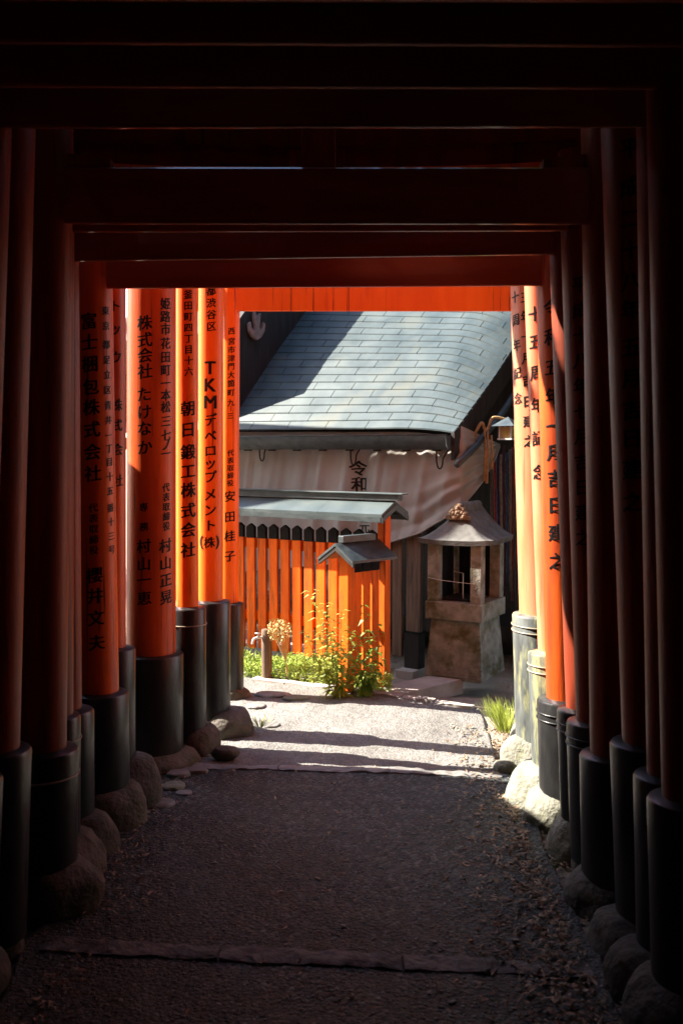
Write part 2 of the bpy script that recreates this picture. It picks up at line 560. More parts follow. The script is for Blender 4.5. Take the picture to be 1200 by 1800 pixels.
def column(s, x, ys, sz, x1=None):
    n = len(s)
    if not isinstance(ys, (list, tuple)) or len(ys) == 2 and n != 2:
        a, b = ys
        ys = [a + (b - a) * i / (n - 1) for i in range(n)]
    x1 = x if x1 is None else x1
    return [(c, x + (x1 - x) * i / max(1, n - 1), y, sz) for i, (c, y) in enumerate(zip(s, ys))]


T = {}
T['L1'] = [column('西宮市津門大箇町九', 409, [582, 600, 615, 630, 644, 659, 674, 690, 708], 12, 407) + [('｜', 407, 718, 9), ('三', 406, 731, 11)],
           column('代表取締役', 406, (796, 849), 11, 405), column('安田桂子', 404, [872, 908, 942, 977], 19, 403)]
T['L2'] = [column('都渋谷区', 374, (512, 574), 16), column('TKM', 371, (647, 707), 23), column('デベロップメント', 371, [738, 766, 792, 814, 838, 869, 896, 923], 21, 369),
           [('(', 354, 953, 18), ('株', 367, 953, 19), (')', 381, 953, 18)]]
T['L3'] = [column('釜田町四丁目十六', 334, (518, 653), 15), column('朝日鍛工株式会社', 332, [718, 755, 794, 828, 861, 897, 931, 966], 26, 330)]
T['L4'] = [column('姫路市花田町一本松三七ノ一', 294, [533, 556, 578, 603, 627, 650, 673, 694, 715, 740, 765, 782, 797], 20, 292),
           column('代表取締役', 291, (857, 925), 15), column('村山正晃', 289, [959, 990, 1020, 1050], 24),
           column('株式会社', 258, [568, 598, 625, 653], 25), column('たけなか', 256, [693, 724, 753, 786], 25),
           column('専務', 253, [891, 925], 15), column('村山一恵', 252, [959, 990, 1018, 1050], 24)]
T['L5'] = [column('トッウ株式会社', 207, [538, 578, 628, 712, 748, 790, 845], 21)]
T['L6'] = [column('富士梱包株式会社', 161, [565, 602, 640, 680, 716, 755, 794, 832], 28, 164), column('代表取締役', 164, (892, 966), 15), column('櫻井文夫', 164, [1010, 1046, 1085, 1128], 27, 166),
           column('東京都足立区青井一丁目十五番十三号', 190, [545, 572, 605, 632, 658, 685, 712, 738, 765, 788, 812, 838, 863, 893, 918, 943, 967], 15, 194)]
T['R4'] = [column('十周年記念', 902, [520, 560, 605, 655, 700], 20, 909), column('三年十月吉日建之', 920, [522, 556, 592, 629, 668, 705, 740, 775], 20, 929)]
T['R5'] = [column('十五周年記念', 936, [552, 600, 655, 712, 770, 830], 26, 947)]
T['R6'] = [column('令和五年一月吉日建之', 965, [540, 592, 645, 696, 748, 795, 840, 887, 936, 986], 29, 980)]
T['R8'] = [column('平成十八年七月吉日建之', 1014, (500, 945), 28, 1026)]
T['R10'] = [column('平成二十八年五月吉日建之', 1096, [262, 330, 385, 440, 495, 545, 610, 665, 720, 770, 825, 882], 34, 1112)]

# d, left (xt, xb, r), right (xt, xb, r), sleeve edge widths (m), left / right sleeve top, left / right stone top, tie beam bottom z left/right, height, lintel z
GATES = [
    dict(k=1, d=6.52, L=(406, 402, 16), R=(928, 942, 16), sl=(.04, .04), top=(1062, 1062), bot=(1212, 1215), beam=(548, 548), h=.17, stL=(402, 40, 1232), stR=(940, 40, 1240)),
    dict(k=2, d=5.67, L=(371, 370, 21.5), R=(934, 948, 21.5), sl=(.045, .045), top=(1059, 1075), bot=(1255, 1262), bz=2.92, lz=3.4, h=.17, stL=(396, 52, 1300), stR=(950, 45, 1300)),
    dict(k=3, d=5.33, L=(328, 330, 19), R=(930, 944, 19), sl=(.043, .043), top=(1070, 1080), bot=(1284, 1280), bz=3.12, lz=3.55, h=.17, stL=(346, 46, 1328), stR=(906, 37, 1330)),
    dict(k=4, d=5.11, L=(267, 266, 42), R=(938, 958, 41), sl=(.045, .042), top=(1156, 1085), bot=(1330, 1306), bz=3.02, lz=3.5, h=.2, stL=(275, 85, 1356), stR=(930, 50, 1357)),
    dict(k=5, d=4.50, L=(198, 198, 23), R=(944, 971, 23), sl=(.045, .05), top=(1143, 1150), bot=(1342, 1352), bz=2.9, lz=3.4, h=.17, stL=(228, 58, 1410), stR=(950, 60, 1418)),
    dict(k=6, d=4.28, L=(165, 175, 33), R=(975, 993, 33), sl=(.044, .044), top=(1224, 1236), bot=(1392, 1400), beam=(510, 503), h=.138, stL=(190, 72, 1448), stR=(965, 58, 1468)),
    dict(k=7, d=3.95, L=(114, 118, 25), R=(994, 1020, 27), sl=(.05, .038), top=(1253, 1252), bot=(1442, 1450), beam=(463, 447), h=.118, stL=(150, 62, 1512), stR=(1012, 56, 1508)),
    dict(k=8, d=3.73, L=(98, 96, 32), R=(1020, 1043, 32), sl=(.03, .04), top=(1265, 1276), bot=(1480, 1500), beam=(411, 408), h=.16, lz=2.71, stL=(120, 66, 1556), stR=(1060, 55, 1560)),
    dict(k=9, d=3.48, L=(83, 75, 42), R=(1067, 1078, 42), sl=(.045, .04), top=(1328, 1338), bot=(1535, 1555), beam=(396, 397), h=.19, lz=2.98, stL=(100, 82, 1612), stR=(1072, 82, 1618)),
    dict(k=10, d=3.15, L=(9, -9, 45), R=(1111, 1136, 45), sl=(.04, .042), top=(1330, 1318), bot=(1640, 1630), bz=2.72, h=.2, stL=(-30, 72, 1725), stR=(1118, 84, 1700)),
    dict(k=11, d=2.92, L=(-30, -54, 40), R=(1163, 1175, 40), sl=(.04, .042), top=(1380, 1375), bot=(1690, 1685), beam=(229, 227), h=.2, stL=(-60, 80, 1780), stR=(1150, 88, 1760)),
    dict(k=12, d=2.69, L=(-70, -100, 44), R=(1189, 1205, 45), sl=(.04, .042), top=(1420, 1419), bot=(1770, 1745), beam=(156, 161), h=.2, stL=(-110, 90, 1850), stR=(1185, 92, 1826)),
]
for i, (d, a, b) in enumerate([(2.46, 78, 88), (2.24, 2, 8), (2.0, -95, -80), (1.75, None, None), (1.5, None, None), (1.25, None, None), (1.0, None, None), (.7, None, None), (.4, None, None), (.1, None, None), (-.3, None, None), (-.7, None, None), (-1.1, None, None)]):
    lx, rx = at(0, 900, 1).x, 0
    g = dict(k=13 + i, d=d, hidden=True, h=.2, sl=(.04, .042))
    g['LX'], g['RX'] = -1.12 + .03 * math.sin(i * 2.1), 1.02 + .03 * math.cos(i * 1.7)
    if a is not None: g['beam'] = (a, b)
    else: g['bz'] = 2.66 + .03 * math.sin(i * 1.3)
    GATES.append(g)

GL = {
    1: 'farthest torii gate, its bright orange beam framing the shrine roof',
    2: 'torii gate whose left pillar carries capital Latin letters above Japanese characters',
    3: 'torii gate with slim left pillar between the Latin-lettered one and the thickest pillar',
    4: 'torii gate with the thickest left pillar, sunlit edge and two columns of characters',
    5: 'torii gate with slim left pillar half hidden, right pillar sunlit beside the bright orange-edged one',
    6: 'torii gate with low dull red beam, right pillar glowing orange on its edge',
    7: 'dark torii gate just before the low dull red beam, right pillar thin and mossy',
    8: 'dim torii gate with thin beam edge just below the thick dark cross beam',
    9: 'shadowed torii gate with thick cross beam, short central strut and wedge',
    10: 'shadowed torii gate, right pillar lettered from under the beams to mid height',
    11: 'unlit torii gate with lowest of the overhead beams, right pillar with glowing slim edge',
    12: 'nearest torii gate with both beam and dark unlettered right pillar at frame edge',
}
SN = {1: 'farthest torii gate', 2: 'Latin-lettered torii pillar', 3: 'slim pillar beside the Latin-lettered one', 4: 'thickest pillar of the gate row', 5: 'slim half hidden pillar',
      6: 'gate with the low dull red beam', 7: 'gate before the low dull red beam', 8: 'thin-beamed dim gate', 9: 'gate with the central strut', 10: 'lettered dark gate', 11: 'gate with lowest overhead beam', 12: 'nearest dark gate'}


def stone_bm(c, rx, ry, rz, seed, flat=.75):
    bm = bmesh.new()
    bmesh.ops.create_icosphere(bm, subdivisions=4, radius=1)
    for v in bm.verts:
        p = v.co.copy()
        q = p * (1 + .17 * noise.noise(p * 1.1 + Vector((seed * 3.7, 0, 0))) + .06 * noise.noise(p * 2.6 + Vector((0, seed, 0))) + .018 * noise.noise(p * 7 + Vector((0, 0, seed))))
        if q.z > flat: q.z = flat + (q.z - flat) * .25
        v.co = Vector((c[0] + q.x * rx, c[1] + q.y * ry, c[2] + q.z * rz))
    return bm


def hoop(bm, pl, r, z, t=.004):
    cx, cy = pl.c(z)
    ring = [Vector((cx + r * math.cos(2 * PI * i / 40), cy + r * math.sin(2 * PI * i / 40), z)) for i in range(41)]
    tube(bm, ring, t, 6)


for g in GATES:
    d, k = g['d'], g['k']
    vis = not g.get('hidden')
    if vis:
        PL = [Pillar(d, *g['L'], True), Pillar(d, *g['R'], False)]
    else:
        PL = []
        for X in (g['LX'], g['RX']):
            p = Pillar(d, 600, 600, 45, X < 0)
            p.x0, p.k, p.r = X, (.01 if X < 0 else -.01), .085
            PL.append(p)
    root = thing('torii_gate', ((PL[0].x0 + PL[1].x0) / 2, d, 0), GL.get(k, 'dark torii gate overhead or behind, too close to show more than a beam'), 'torii gate', 'torii gates lined up over the path')
    if 'beam' in g:
        zl, zr = at(300, g['beam'][0], d - .02).z, at(900, g['beam'][1], d - .02).z
    else:
        zl = zr = g['bz']
    h = g['h']
    lz = g.get('lz', max(zl, zr) + h + .2)
    for side, pl in enumerate(PL):
        key = ('L' if pl.left else 'R') + str(k)
        st = at(600, g['top'][side], d - pl.r).z if vis else .55
        sb = at(600, g['bot'][side], d - pl.r).z if vis else .12
        bm = bmesh.new()
        prof = [(pl.r * (1.03 - .06 * i / 14), st - .05 + (lz - st + .05) * i / 14) for i in range(15)]
        pl.zb, pl.zt = st - .05, lz
        lathe(bm, prof, pl.c, 72, .004, k * 3.1 + side)
        glare = key in ('R4', 'R5')
        pil = build('pillar', bm, M['glare'] if glare else M['lit' if k < 4 else 'vermilion' if k < 7 else 'shaded'], root, smooth=40)
        sr = pl.r + g['sl'][side]
        bm = bmesh.new()
        b = .012
        lathe(bm, [(sr * 1.0, sb - .05), (sr * 1.005, sb + .03), (sr * .995, (st + sb) / 2), (sr, st - b), (sr - b * .4, st - b * .25), (sr - b, st), (pl.r * .6, st + .012)], pl.c, 56, .012, k * 1.7 + side)
        worn = key in ('R4', 'R5')
        build('sleeve', bm, M['worn'] if worn else M['black'], pil, smooth=35)
        if key in ('R4', 'R5', 'R6', 'L3', 'R7', 'R8', 'L9', 'L8'):
            bm = bmesh.new()
            for dz in ((.055, .085) if side else (.09,)):
                hoop(bm, pl, sr * 1.01 + .001, st - dz, .0035)
            build('hoop', bm, M['wire'] if key[0] == 'L' or worn else M['black'], pil, smooth=True)
        if key in T: inscription(pl, pil, T[key], M['ink'])
        # foundation stone
        if vis:
            sx, sw, yb = g['stL' if side == 0 else 'stR']
            rr = max(sw / F * d, sr * 1.12)
            X = at(sx, yb, d).x
            X = max(min(X, pl.x0 + rr - sr * .7), pl.x0 - rr + sr * .7)
            zc = (sb + .01) * .35 - .03
            rz = max(.06, (sb + .012 - zc) / .80)
            bm = stone_bm((X, d, zc), rr, max(rr * .95, sr * 1.1), rz, k * 2 + side, .78)
            pale = side == 1 and k in (3, 4, 5, 6, 7)
            tag(build('foundation_stone', bm, M['pale_stone'] if pale else M['stone'], smooth=True, loc=(X, d, 0)),
                'rounded %s boulder under the %s pillar of the %s' % ('pale' if pale else 'brown', 'left' if side == 0 else 'right', SN[k]) if k not in (2, 3, 4, 5) else
                {(2, 0): 'rounded brown boulder under the Latin-lettered left pillar', (3, 0): 'reddish brown boulder under the slim pillar beside the thickest pillar', (4, 0): 'dark low boulder under the thickest left pillar',
                 (5, 0): 'domed boulder with blue sheen under the half hidden slim left pillar', (2, 1): 'boulder hidden behind the sunlit right pillars, under the second farthest gate', (3, 1): 'small pale boulder farthest back beside the green grass tuft',
                 (4, 1): 'pale round boulder under the lighter of two sunlit right pillars', (5, 1): 'mossy pale boulder under the nearer sunlit right pillar'}[(k, side)], 'stone', 'foundation stones under the torii pillars')
    # tie beam
    a, b = PL[0], PL[1]
    xl = a.c(zl)[0] - a.r - .2
    xr = b.c(zr)[0] + b.r + .2
    bm = bmesh.new()
    hw = min(.045, a.r * .7)
    pr = [(-hw, h - .006), (-hw, .006), (-hw + .004, .0015), (-hw + .008, 0), (-hw + .026, .0026), (hw, .03), (hw, h - .006), (hw - .006, h), (-hw + .006, h)]
    prism(bm, [(xl, d + yy, zl + zz) for yy, zz in pr], (xr - xl, 0, zr - zl))
    build('tie_beam', bm, M['lit' if k < 4 else 'vermilion_gloss' if k < 7 else 'shaded_gloss'], root, smooth=25)
    # lintel, gently upswept, with black cap
    bm, bc = bmesh.new(), bmesh.new()
    n = 24
    xl2, xr2 = a.c(lz)[0] - a.r - .3, b.c(lz)[0] + b.r + .3
    for B_, y0_, y1_, z0_, z1_ in ((bm, -.075, .075, 0, .17), (bc, -.105, .105, .172, .225)):
        rows = []
        for i in range(n + 1):
            t = i / n
            x = xl2 + (xr2 - xl2) * t
            up = .07 * abs(2 * t - 1) ** 3
            rows.append([B_.verts.new((x, d + yy, lz + up + zz)) for yy, zz in ((y0_, z0_), (y1_, z0_ + (.06 if B_ is bm else 0)), (y1_, z1_), (y0_, z1_))])
        for p, q in zip(rows, rows[1:]):
            for i in range(4): B_.faces.new((p[i], p[(i + 1) % 4], q[(i + 1) % 4], q[i]))
        B_.faces.new(rows[0][::-1]); B_.faces.new(rows[-1])
        bmesh.ops.recalc_face_normals(B_, faces=B_.faces)
    build('lintel', bm, M['lit' if k < 4 else 'vermilion' if k < 7 else 'shaded'], root, smooth=40)
    build('lintel_cap', bc, M['black'], root, smooth=40)
    # central strut and wedges
    zc = (zl + zr) / 2 + h
    if lz - zc > .03:
        bm = bmesh.new()
        mx = (at(560, 265, d).x if k == 9 else (xl + xr) / 2)
        box(bm, (mx, d, (zc + lz) / 2 + .001), (.115 * d / 3.48 if k == 9 else .2, .06, lz - zc - .003 if lz - zc > .01 else .01), None, .004)
        build('central_strut', bm, M['vermilion' if k < 7 else 'shaded'], root)
    for side, pl in enumerate(PL):
        zz = (zl, zr)[side] + h
        s = 1 if side == 0 else -1
        x0 = pl.c(zz)[0] + s * pl.r * .6
        bm = bmesh.new()
        L_, H_ = .17, .05
        pts = [(x0, d - .035, zz + .002), (x0 + s * L_, d - .035, zz + .002), (x0 + s * L_, d - .035, zz + H_ * .62), (x0, d - .035, zz + H_)]
        prism(bm, pts, (0, .07, 0))
        build('wedge', bm, M['vermilion' if k < 7 else 'shaded'], root)


# ------------------------------------------------------------------ loose stones, kerbs
def flat_stone(name, px, py, rx, ry, rz, label, group, mat='flag', seed=0, z=None):
    Y = 1.62 * F / (py - 790)
    X = (px - 600) / F * Y
    zz = z if z is not None else max(path_z(X, Y), zg(X, Y)) + rz * .1
    tag(build(name, stone_bm((X, Y, zz), rx, ry, rz, seed, .35), M[mat], smooth=True, loc=(X, Y, zz)), label, 'stone', group)


tag(build('loose_rock', stone_bm((at(396, 1340, 5.12).x, 5.14, .03), .07, .055, .045, 51, .6), M['stone'], smooth=True, loc=(at(396, 1340, 5.12).x, 5.14, 0)), 'loose brown rock at the path edge below the Latin-lettered pillar', 'stone')
tag(build('loose_rock', stone_bm((at(888, 1360, 4.95).x, 4.98, .0), .06, .055, .045, 57, .9), M['pale_stone'], smooth=True, loc=(at(888, 1360, 4.95).x, 4.98, 0)), 'small flat pale rock between the pale right boulders and path', 'stone')
for i, (px, py, rx, ry, rz, lab) in enumerate([
    (308, 1372, .06, .05, .04, 'bluish wet stone nearest the thickest pillar on the left path edge'),
    (338, 1366, .07, .035, .03, 'long thin dark stone at the left end of the kerb strip'),
    (300, 1395, .055, .06, .03, 'flat pale stone below the bluish wet stone'),
    (275, 1425, .07, .06, .025, 'flat grey stone half sunk beside the boulder of the low red beamed gate'),
    (318, 1405, .04, .035, .02, 'small bluish chip of stone on the left path edge'),
    (352, 1332, .045, .03, .02, 'pale yellow sunlit slab beside the loose brown rock'),
    (478, 1225, .12, .09, .03, 'broad flat stone at the far left bend of the path'),
    (520, 1232, .09, .06, .025, 'flat pale stone right of the broad stone at the bend'),
    (448, 1245, .06, .07, .03, 'narrow flat stone behind the left grass sprig'),
    (470, 1280, .07, .05, .022, 'grey slab just below the left grass sprig'),
]):
    flat_stone('flat_stone', px, py, rx, ry, rz, lab, 'flat stones along the left path edge', 'pale_stone' if 'pale' in lab else 'flag', i + 20)


def kerb(y, xa, xb, n, depth, label_base, grp, names):
    for i in range(n):
        a = xa + (xb - xa) * i / n + .004
        b = xa + (xb - xa) * (i + 1) / n - .004
        bm = bmesh.new()
        nx, ny = 24, 6
        rows = []
        for jy in range(ny + 1):
            row = []
            for ix in range(nx + 1):
                x = a + (b - a) * ix / nx
                yy = y + depth * (jy / ny - .5) * (1 + .25 * noise.noise(Vector((x * 5, jy // 3, i)))) - .09 * x + .012 * noise.noise(Vector((x * 9, 3, jy // 4)))
                ed = 0 if 0 < jy < ny else -.004
                z = path_z(x, yy) + .010 + ed + .009 * noise.noise(Vector((x * 17, yy * 17, i)))
                row.append(bm.verts.new((x, yy, z)))
            rows.append(row)
        for p, q in zip(rows, rows[1:]):
            for ix in range(nx): bm.faces.new((p[ix], p[ix + 1], q[ix + 1], q[ix]))
        rim = [e for e in bm.edges if e.is_boundary]
        ex = bmesh.ops.extrude_edge_only(bm, edges=rim)
        bmesh.ops.translate(bm, verts=[v for v in ex['geom'] if isinstance(v, bmesh.types.BMVert)], vec=(0, 0, -.1))
        bmesh.ops.recalc_face_normals(bm, faces=bm.faces)
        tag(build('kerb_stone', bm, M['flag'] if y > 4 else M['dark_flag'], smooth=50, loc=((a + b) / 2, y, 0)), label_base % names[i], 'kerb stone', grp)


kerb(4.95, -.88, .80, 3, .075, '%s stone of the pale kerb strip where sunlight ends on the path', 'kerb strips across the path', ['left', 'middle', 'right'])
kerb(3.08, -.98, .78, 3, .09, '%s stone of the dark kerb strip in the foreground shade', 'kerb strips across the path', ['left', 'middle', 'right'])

# pebbles pressed in the path, dead leaves
bm = bmesh.new()
for i in range(7000):
    y = 1.9 + 4.6 * R.random() ** 1.2
    x = R.uniform(-.98, .86)
    if y > 4.85: continue
    s = R.uniform(.0025, .0062) * (1 + (R.random() < .02) * .8)
    m4 = Matrix.Translation((x, y, path_z(x, y) + s * .1)) @ Matrix.Rotation(R.uniform(0, 6), 4, 'Z') @ Matrix.Diagonal((s * R.uniform(.8, 1.7), s, s * .35, 1))
    bmesh.ops.create_icosphere(bm, subdivisions=1, radius=1, matrix=m4)
tag(build('path_pebbles', bm, M['pebble'], smooth=True), 'small pebbles set in the rough path surface', 'pebbles', kind='stuff')


def leaf(bm, p, d, up, L, W, fold=.25, droop=.2):
    d = Vector(d).normalized()
    s = d.cross(Vector(up)).normalized()
    u = s.cross(d)
    P = Vector(p)
    mid = P + d * L * .5 + u * L * .06
    tip = P + d * L - u * L * droop
    a, m, t = bm.verts.new(P), bm.verts.new(mid), bm.verts.new(tip)
    l = bm.verts.new(P + d * L * .42 + s * W * .5 + u * W * fold)
    r = bm.verts.new(P + d * L * .42 - s * W * .5 + u * W * fold)
    for f in ((a, m, l), (a, r, m), (m, t, l), (m, r, t)): bm.faces.new(f)


bm = bmesh.new()
for i in range(3800):
    q = R.random()
    if q < .84:
        y = 2.2 + 3.6 * R.random()
        x = .63 + .085 * (y - 3) + (abs(R.gauss(0, .13)) if R.random() < .72 else -abs(R.gauss(0, .12)))
    elif q < .97:
        y = 2.4 + 3.2 * R.random(); x = -.98 + abs(R.gauss(0, .12))
    else:
        y = 2 + 3 * R.random(); x = R.uniform(-.9, .7)
    inside = -.9 < x < .78
    z = max(path_z(x, y) if inside else -1, zg(x, y)) + R.uniform(.004, .016)
    a = R.uniform(0, 2 * PI)
    leaf(bm, (x, y, z), (math.cos(a), math.sin(a), R.uniform(-.12, .3)), (R.uniform(-.5, .5), R.uniform(-.5, .5), 1), R.uniform(.015, .042), R.uniform(.007, .018), R.uniform(-.4, .5), R.uniform(-.3, .4))
tag(build('leaf_litter', bm, M['litter']), 'brown dead leaves drifted along the right side of the path', 'leaf litter', kind='stuff')

# ------------------------------------------------------------------ shrine hall
E_ = Vector((.819, -.574, 0))        # along the eave, to the right
N_ = Vector((.574, .819, 0))         # away, up the roof slope
Z_ = Vector((0, 0, 1))
AX = (E_, N_, Z_)
EO = Vector((at(797, 752, 7.5).x, 7.5, 0))
EZ = at(797, 752, 7.5).z
hall = thing('shrine_hall', (EO.x, EO.y, -.2), 'small shrine hall with grey metal shingle roof behind the orange fence', 'shrine hall')
TR, TL, SPAN = .757, .93, 2.7


def hp(s, r, z):
    """hall point: s along the eave (0 = right end, negative left), r up-slope run, z height"""
    v = EO + E_ * s + N_ * r
    return Vector((v.x, v.y, z))


def roof_pt(s, r, lift=0):
    u = max(0.0, min(1.2, -s / 2.1))
    pitch = TR + (TL - TR) * u
    z = EZ + .005 * u + pitch * r
    droop = max(0, (s + .52) / .52)
    z -= .15 * droop ** 2 * min(1, .25 + r / .9)
    z += .15 * min(1, .25 + r / .9) * .55
    return hp(s, r, z + lift - .027)


bm = bmesh.new()
rows_n = 38
dr = SPAN / rows_n
for j in range(rows_n):
    r0, r1 = j * dr + .0032, (j + 1) * dr - .0032
    off = (j * .165) % .40 + R.uniform(-.012, .012)
    s = -3.6 + off - .40
    while s < 0:
        s1 = min(s + .40, 0)
        a = s + .003
        b = s1 - .003 if s1 < 0 else 0
        n = max(2, int((b - a) / .05))
        top, bot = [], []
        lr = R.uniform(-.0008, .0008)
        for i in range(n + 1):
            q = a + (b - a) * i / n
            top.append((bm.verts.new(roof_pt(q, r0, .013 + lr)), bm.verts.new(roof_pt(q, r1, .009))))
            bot.append((bm.verts.new(roof_pt(q, r0, .002)), bm.verts.new(roof_pt(q, r1, .001))))
        for i in range(n):
            bm.faces.new((top[i][0], top[i + 1][0], top[i + 1][1], top[i][1]))
            bm.faces.new((bot[i][0], bot[i + 1][0], top[i + 1][0], top[i][0]))
        bm.faces.new((bot[0][0], top[0][0], top[0][1], bot[0][1]))
        bm.faces.new((bot[n][0], bot[n][1], top[n][1], top[n][0]))
        s = s1
build('roof', bm, M['copper'], hall)
bm = bmesh.new()
rows = []
for i in range(41):
    s = -3.7 + 3.7 * i / 40
    rows.append([bm.verts.new(roof_pt(s, r, -.002)) for r in (.07, .4, .9, 1.6, SPAN + .02)] + [bm.verts.new(roof_pt(s, r, -.06)) for r in (SPAN + .02, 1.6, .9, .4, .07)])
for a, b in zip(rows, rows[1:]):
    for i in range(10): bm.faces.new((a[i], b[i], b[(i + 1) % 10], a[(i + 1) % 10]))
bm.faces.new(rows[0]); bm.faces.new(rows[-1][::-1])
bmesh.ops.recalc_face_normals(bm, faces=bm.faces)
build('roof_boarding', bm, M['dkwood'], hall)
# back slope, so the hall closes behind
bm = bmesh.new()
pts = [roof_pt(-3.7, SPAN + .03, 0), roof_pt(0, SPAN + .03, 0), hp(0, SPAN * 2, EZ), hp(-3.7, SPAN * 2, EZ)]
prism(bm, pts, (0, 0, -.05))
build('rear_roof', bm, M['copper'], hall)
# eave fascia and gutter
bm = bmesh.new()
for i in range(40):
    s0 = -3.65 + 3.65 * i / 40
    s1 = s0 + 3.65 / 40
    p0, p1 = roof_pt(s0, .10, -.03), roof_pt(s1, .10, -.03)
    c = (p0 + p1) / 2
    box(bm, c + Vector((0, 0, -.04)), ((p1 - p0).length + .0005, .03, .075), ((p1 - p0).normalized(), N_, Z_))
build('eave_board', bm, M['matte_black'], hall)  # black colour imitates the shade in the recess under the eave
bm = bmesh.new()
gz = at(700, 766, 7.72).z
prof = []
segs = 20
rad = .052
gl = [-3.6, -2.9, -2.08, -1.72, -1.05, -.62, -.36, -.02]
for s0, s1 in zip(gl, gl[1:]):
    ra, rb = [], []
    for i in range(segs + 1):
        a = PI + PI * i / segs
        for s, lst in ((s0 + .003, ra), (s1 - .003, rb)):
            lst.append(bm.verts.new(hp(s, -.035 + rad * math.cos(a), gz + rad * 2.05 * math.sin(a))))
    rim = [bm.verts.new(hp(s, -.035 - rad - .006, gz + .006)) for s in (s0, s1)]
    for i in range(segs): bm.faces.new((ra[i], ra[i + 1], rb[i + 1], rb[i]))
for ss in (-.021,):
    cap = [hp(ss, -.035 + rad * math.cos(PI + PI * i / segs), gz + rad * 2.05 * math.sin(PI + PI * i / segs)) for i in range(segs + 1)]
    bm.faces.new([bm.verts.new(v) for v in cap])
gut = build('gutter', bm, M['dkmetal'], hall, smooth=True)
for s in gl[1:-1]:
    bm = bmesh.new()
    ra, rb = [], []
    for i in range(segs + 1):
        a = PI + PI * i / segs
        for ss, lst in ((s - .012, ra), (s + .012, rb)):
            lst.append(bm.verts.new(hp(ss, -.035 + (rad + .003) * math.cos(a), gz + (rad * 2.05 + .003) * math.sin(a) + .002)))
    for i in range(segs): bm.faces.new((ra[i], ra[i + 1], rb[i + 1], rb[i]))
    build('joint', bm, M['dkmetal'], gut, smooth=True)
bm = bmesh.new()
tube(bm, [hp(-3.6, -.035 - rad, gz + .004), hp(-.01, -.035 - rad, gz + .004)], .0045, 8)
build('rim', bm, M['copper'], gut, smooth=True)
for px, py in ((456, 780), (616, 785), (767, 790)):
    # hook: down, round and back up to the rafter
    Y = 7.5 + (797 - px) * .0031
    P = at(px, py, Y)
    bm = bmesh.new()
    pts = [P + Vector((0, 0, .02)), P + Vector((0, .01, -.08)), P + E_ * .012 + Vector((0, 0, -.135)), P + E_ * .035 + Vector((0, 0, -.145)), P + E_ * .05 + Vector((0, 0, -.115)), P + E_ * .06 + Vector((0, 0, -.06)), P + E_ * .105 + N_ * .02 + Vector((0, 0, .012))]
    tube(bm, smooth_path(pts, 5), .0065, 6)
    build('hook', bm, M['dkwood'], gut, smooth=True)
for i in range(9):                   # rafter ends under the gutter
    s = -.18 - .27 * i
    bm = bmesh.new()
    box(bm, hp(s, .22, gz - .10), (.055, .36, .035), AX)
    build('rafter', bm, M['dkwood'], hall)
# verge board along the right edge with its pole
bm = bmesh.new()
n = 26
for i in range(n):
    r0, r1 = SPAN * i / n, SPAN * (i + 1) / n
    p0, p1 = roof_pt(.006, r0, .0), roof_pt(.006, r1, .0)
    q0, q1 = p0 + Vector((0, 0, -.20)), p1 + Vector((0, 0, -.20))
    g_ = (p1 - p0) * .02
    vs = [bm.verts.new(v) for v in (q0 + g_, q1 - g_, p1 - g_, p0 + g_)]
    ws = [bm.verts.new(v.co - E_ * .03) for v in vs]
    bm.faces.new(vs); bm.faces.new(ws[::-1])
    for k in range(4): bm.faces.new((vs[k], ws[k], ws[(k + 1) % 4], vs[(k + 1) % 4]))
bmesh.ops.recalc_face_normals(bm, faces=bm.faces)
build('verge_board', bm, M['dkwood'], hall)
bm = bmesh.new()
tube(bm, [roof_pt(.05, -.04, -.20), roof_pt(.055, .25, -.25), roof_pt(.06, .7, -.27), roof_pt(.06, 1.2, -.28), roof_pt(.06, SPAN, -.28)], .026, 14)
build('verge_pole', bm, M['dkmetal'], hall, smooth=True)
# timber frame: back wall, floor beam, posts
bm = bmesh.new()
box(bm, hp(-1.2, 1.5, 1.2), (5.6, .06, 3.2), AX)
build('back_wall', bm, M['dkwood'], hall)
bm = bmesh.new()
box(bm, hp(-1.3, 1.15, .1), (5.4, .6, .12), AX)
build('floor_deck', bm, M['dkwood'], hall)
for i, s in enumerate((-2.9, -1.7, .55, 1.5)):
    bm = bmesh.new()
    box(bm, hp(s, .42, .75), (.1, .1, 2.1), AX, .006)
    build('post', bm, M['dkwood'], hall)
# boards seen below the curtain
for px, y0, y1, wpx, m in ((699, 930, 1152, 17, 'brwood'), (728, 925, 1110, 25, 'brwood'), (757, 925, 1110, 12, 'dkwood'), (664, 930, 1150, 16, 'brwood'), (640, 930, 1150, 16, 'brwood')):
    Y = 7.62 + (797 - px) * .0033
    A, B = at(px, y0, Y), at(px, y1, Y)
    bm = bmesh.new()
    box(bm, (A + B) / 2, (wpx / F * Y / .86, .035, A.z - B.z), AX, .003)
    build('wall_board', bm, M[m], hall)
bm = bmesh.new()
A, B = at(728, 1112, 7.9), at(728, 1182, 7.9)
box(bm, (A + B) / 2, (.135, .1, A.z - B.z), AX, .004)
build('post_foot', bm, M['dkwood'], hall)
A = at(722, 1176, 7.82)
bm = bmesh.new()
box(bm, A + Vector((0, .05, -.05)), (.17, .2, .09), AX, .008)
tag(build('base_stone', bm, M['concrete'], hall))
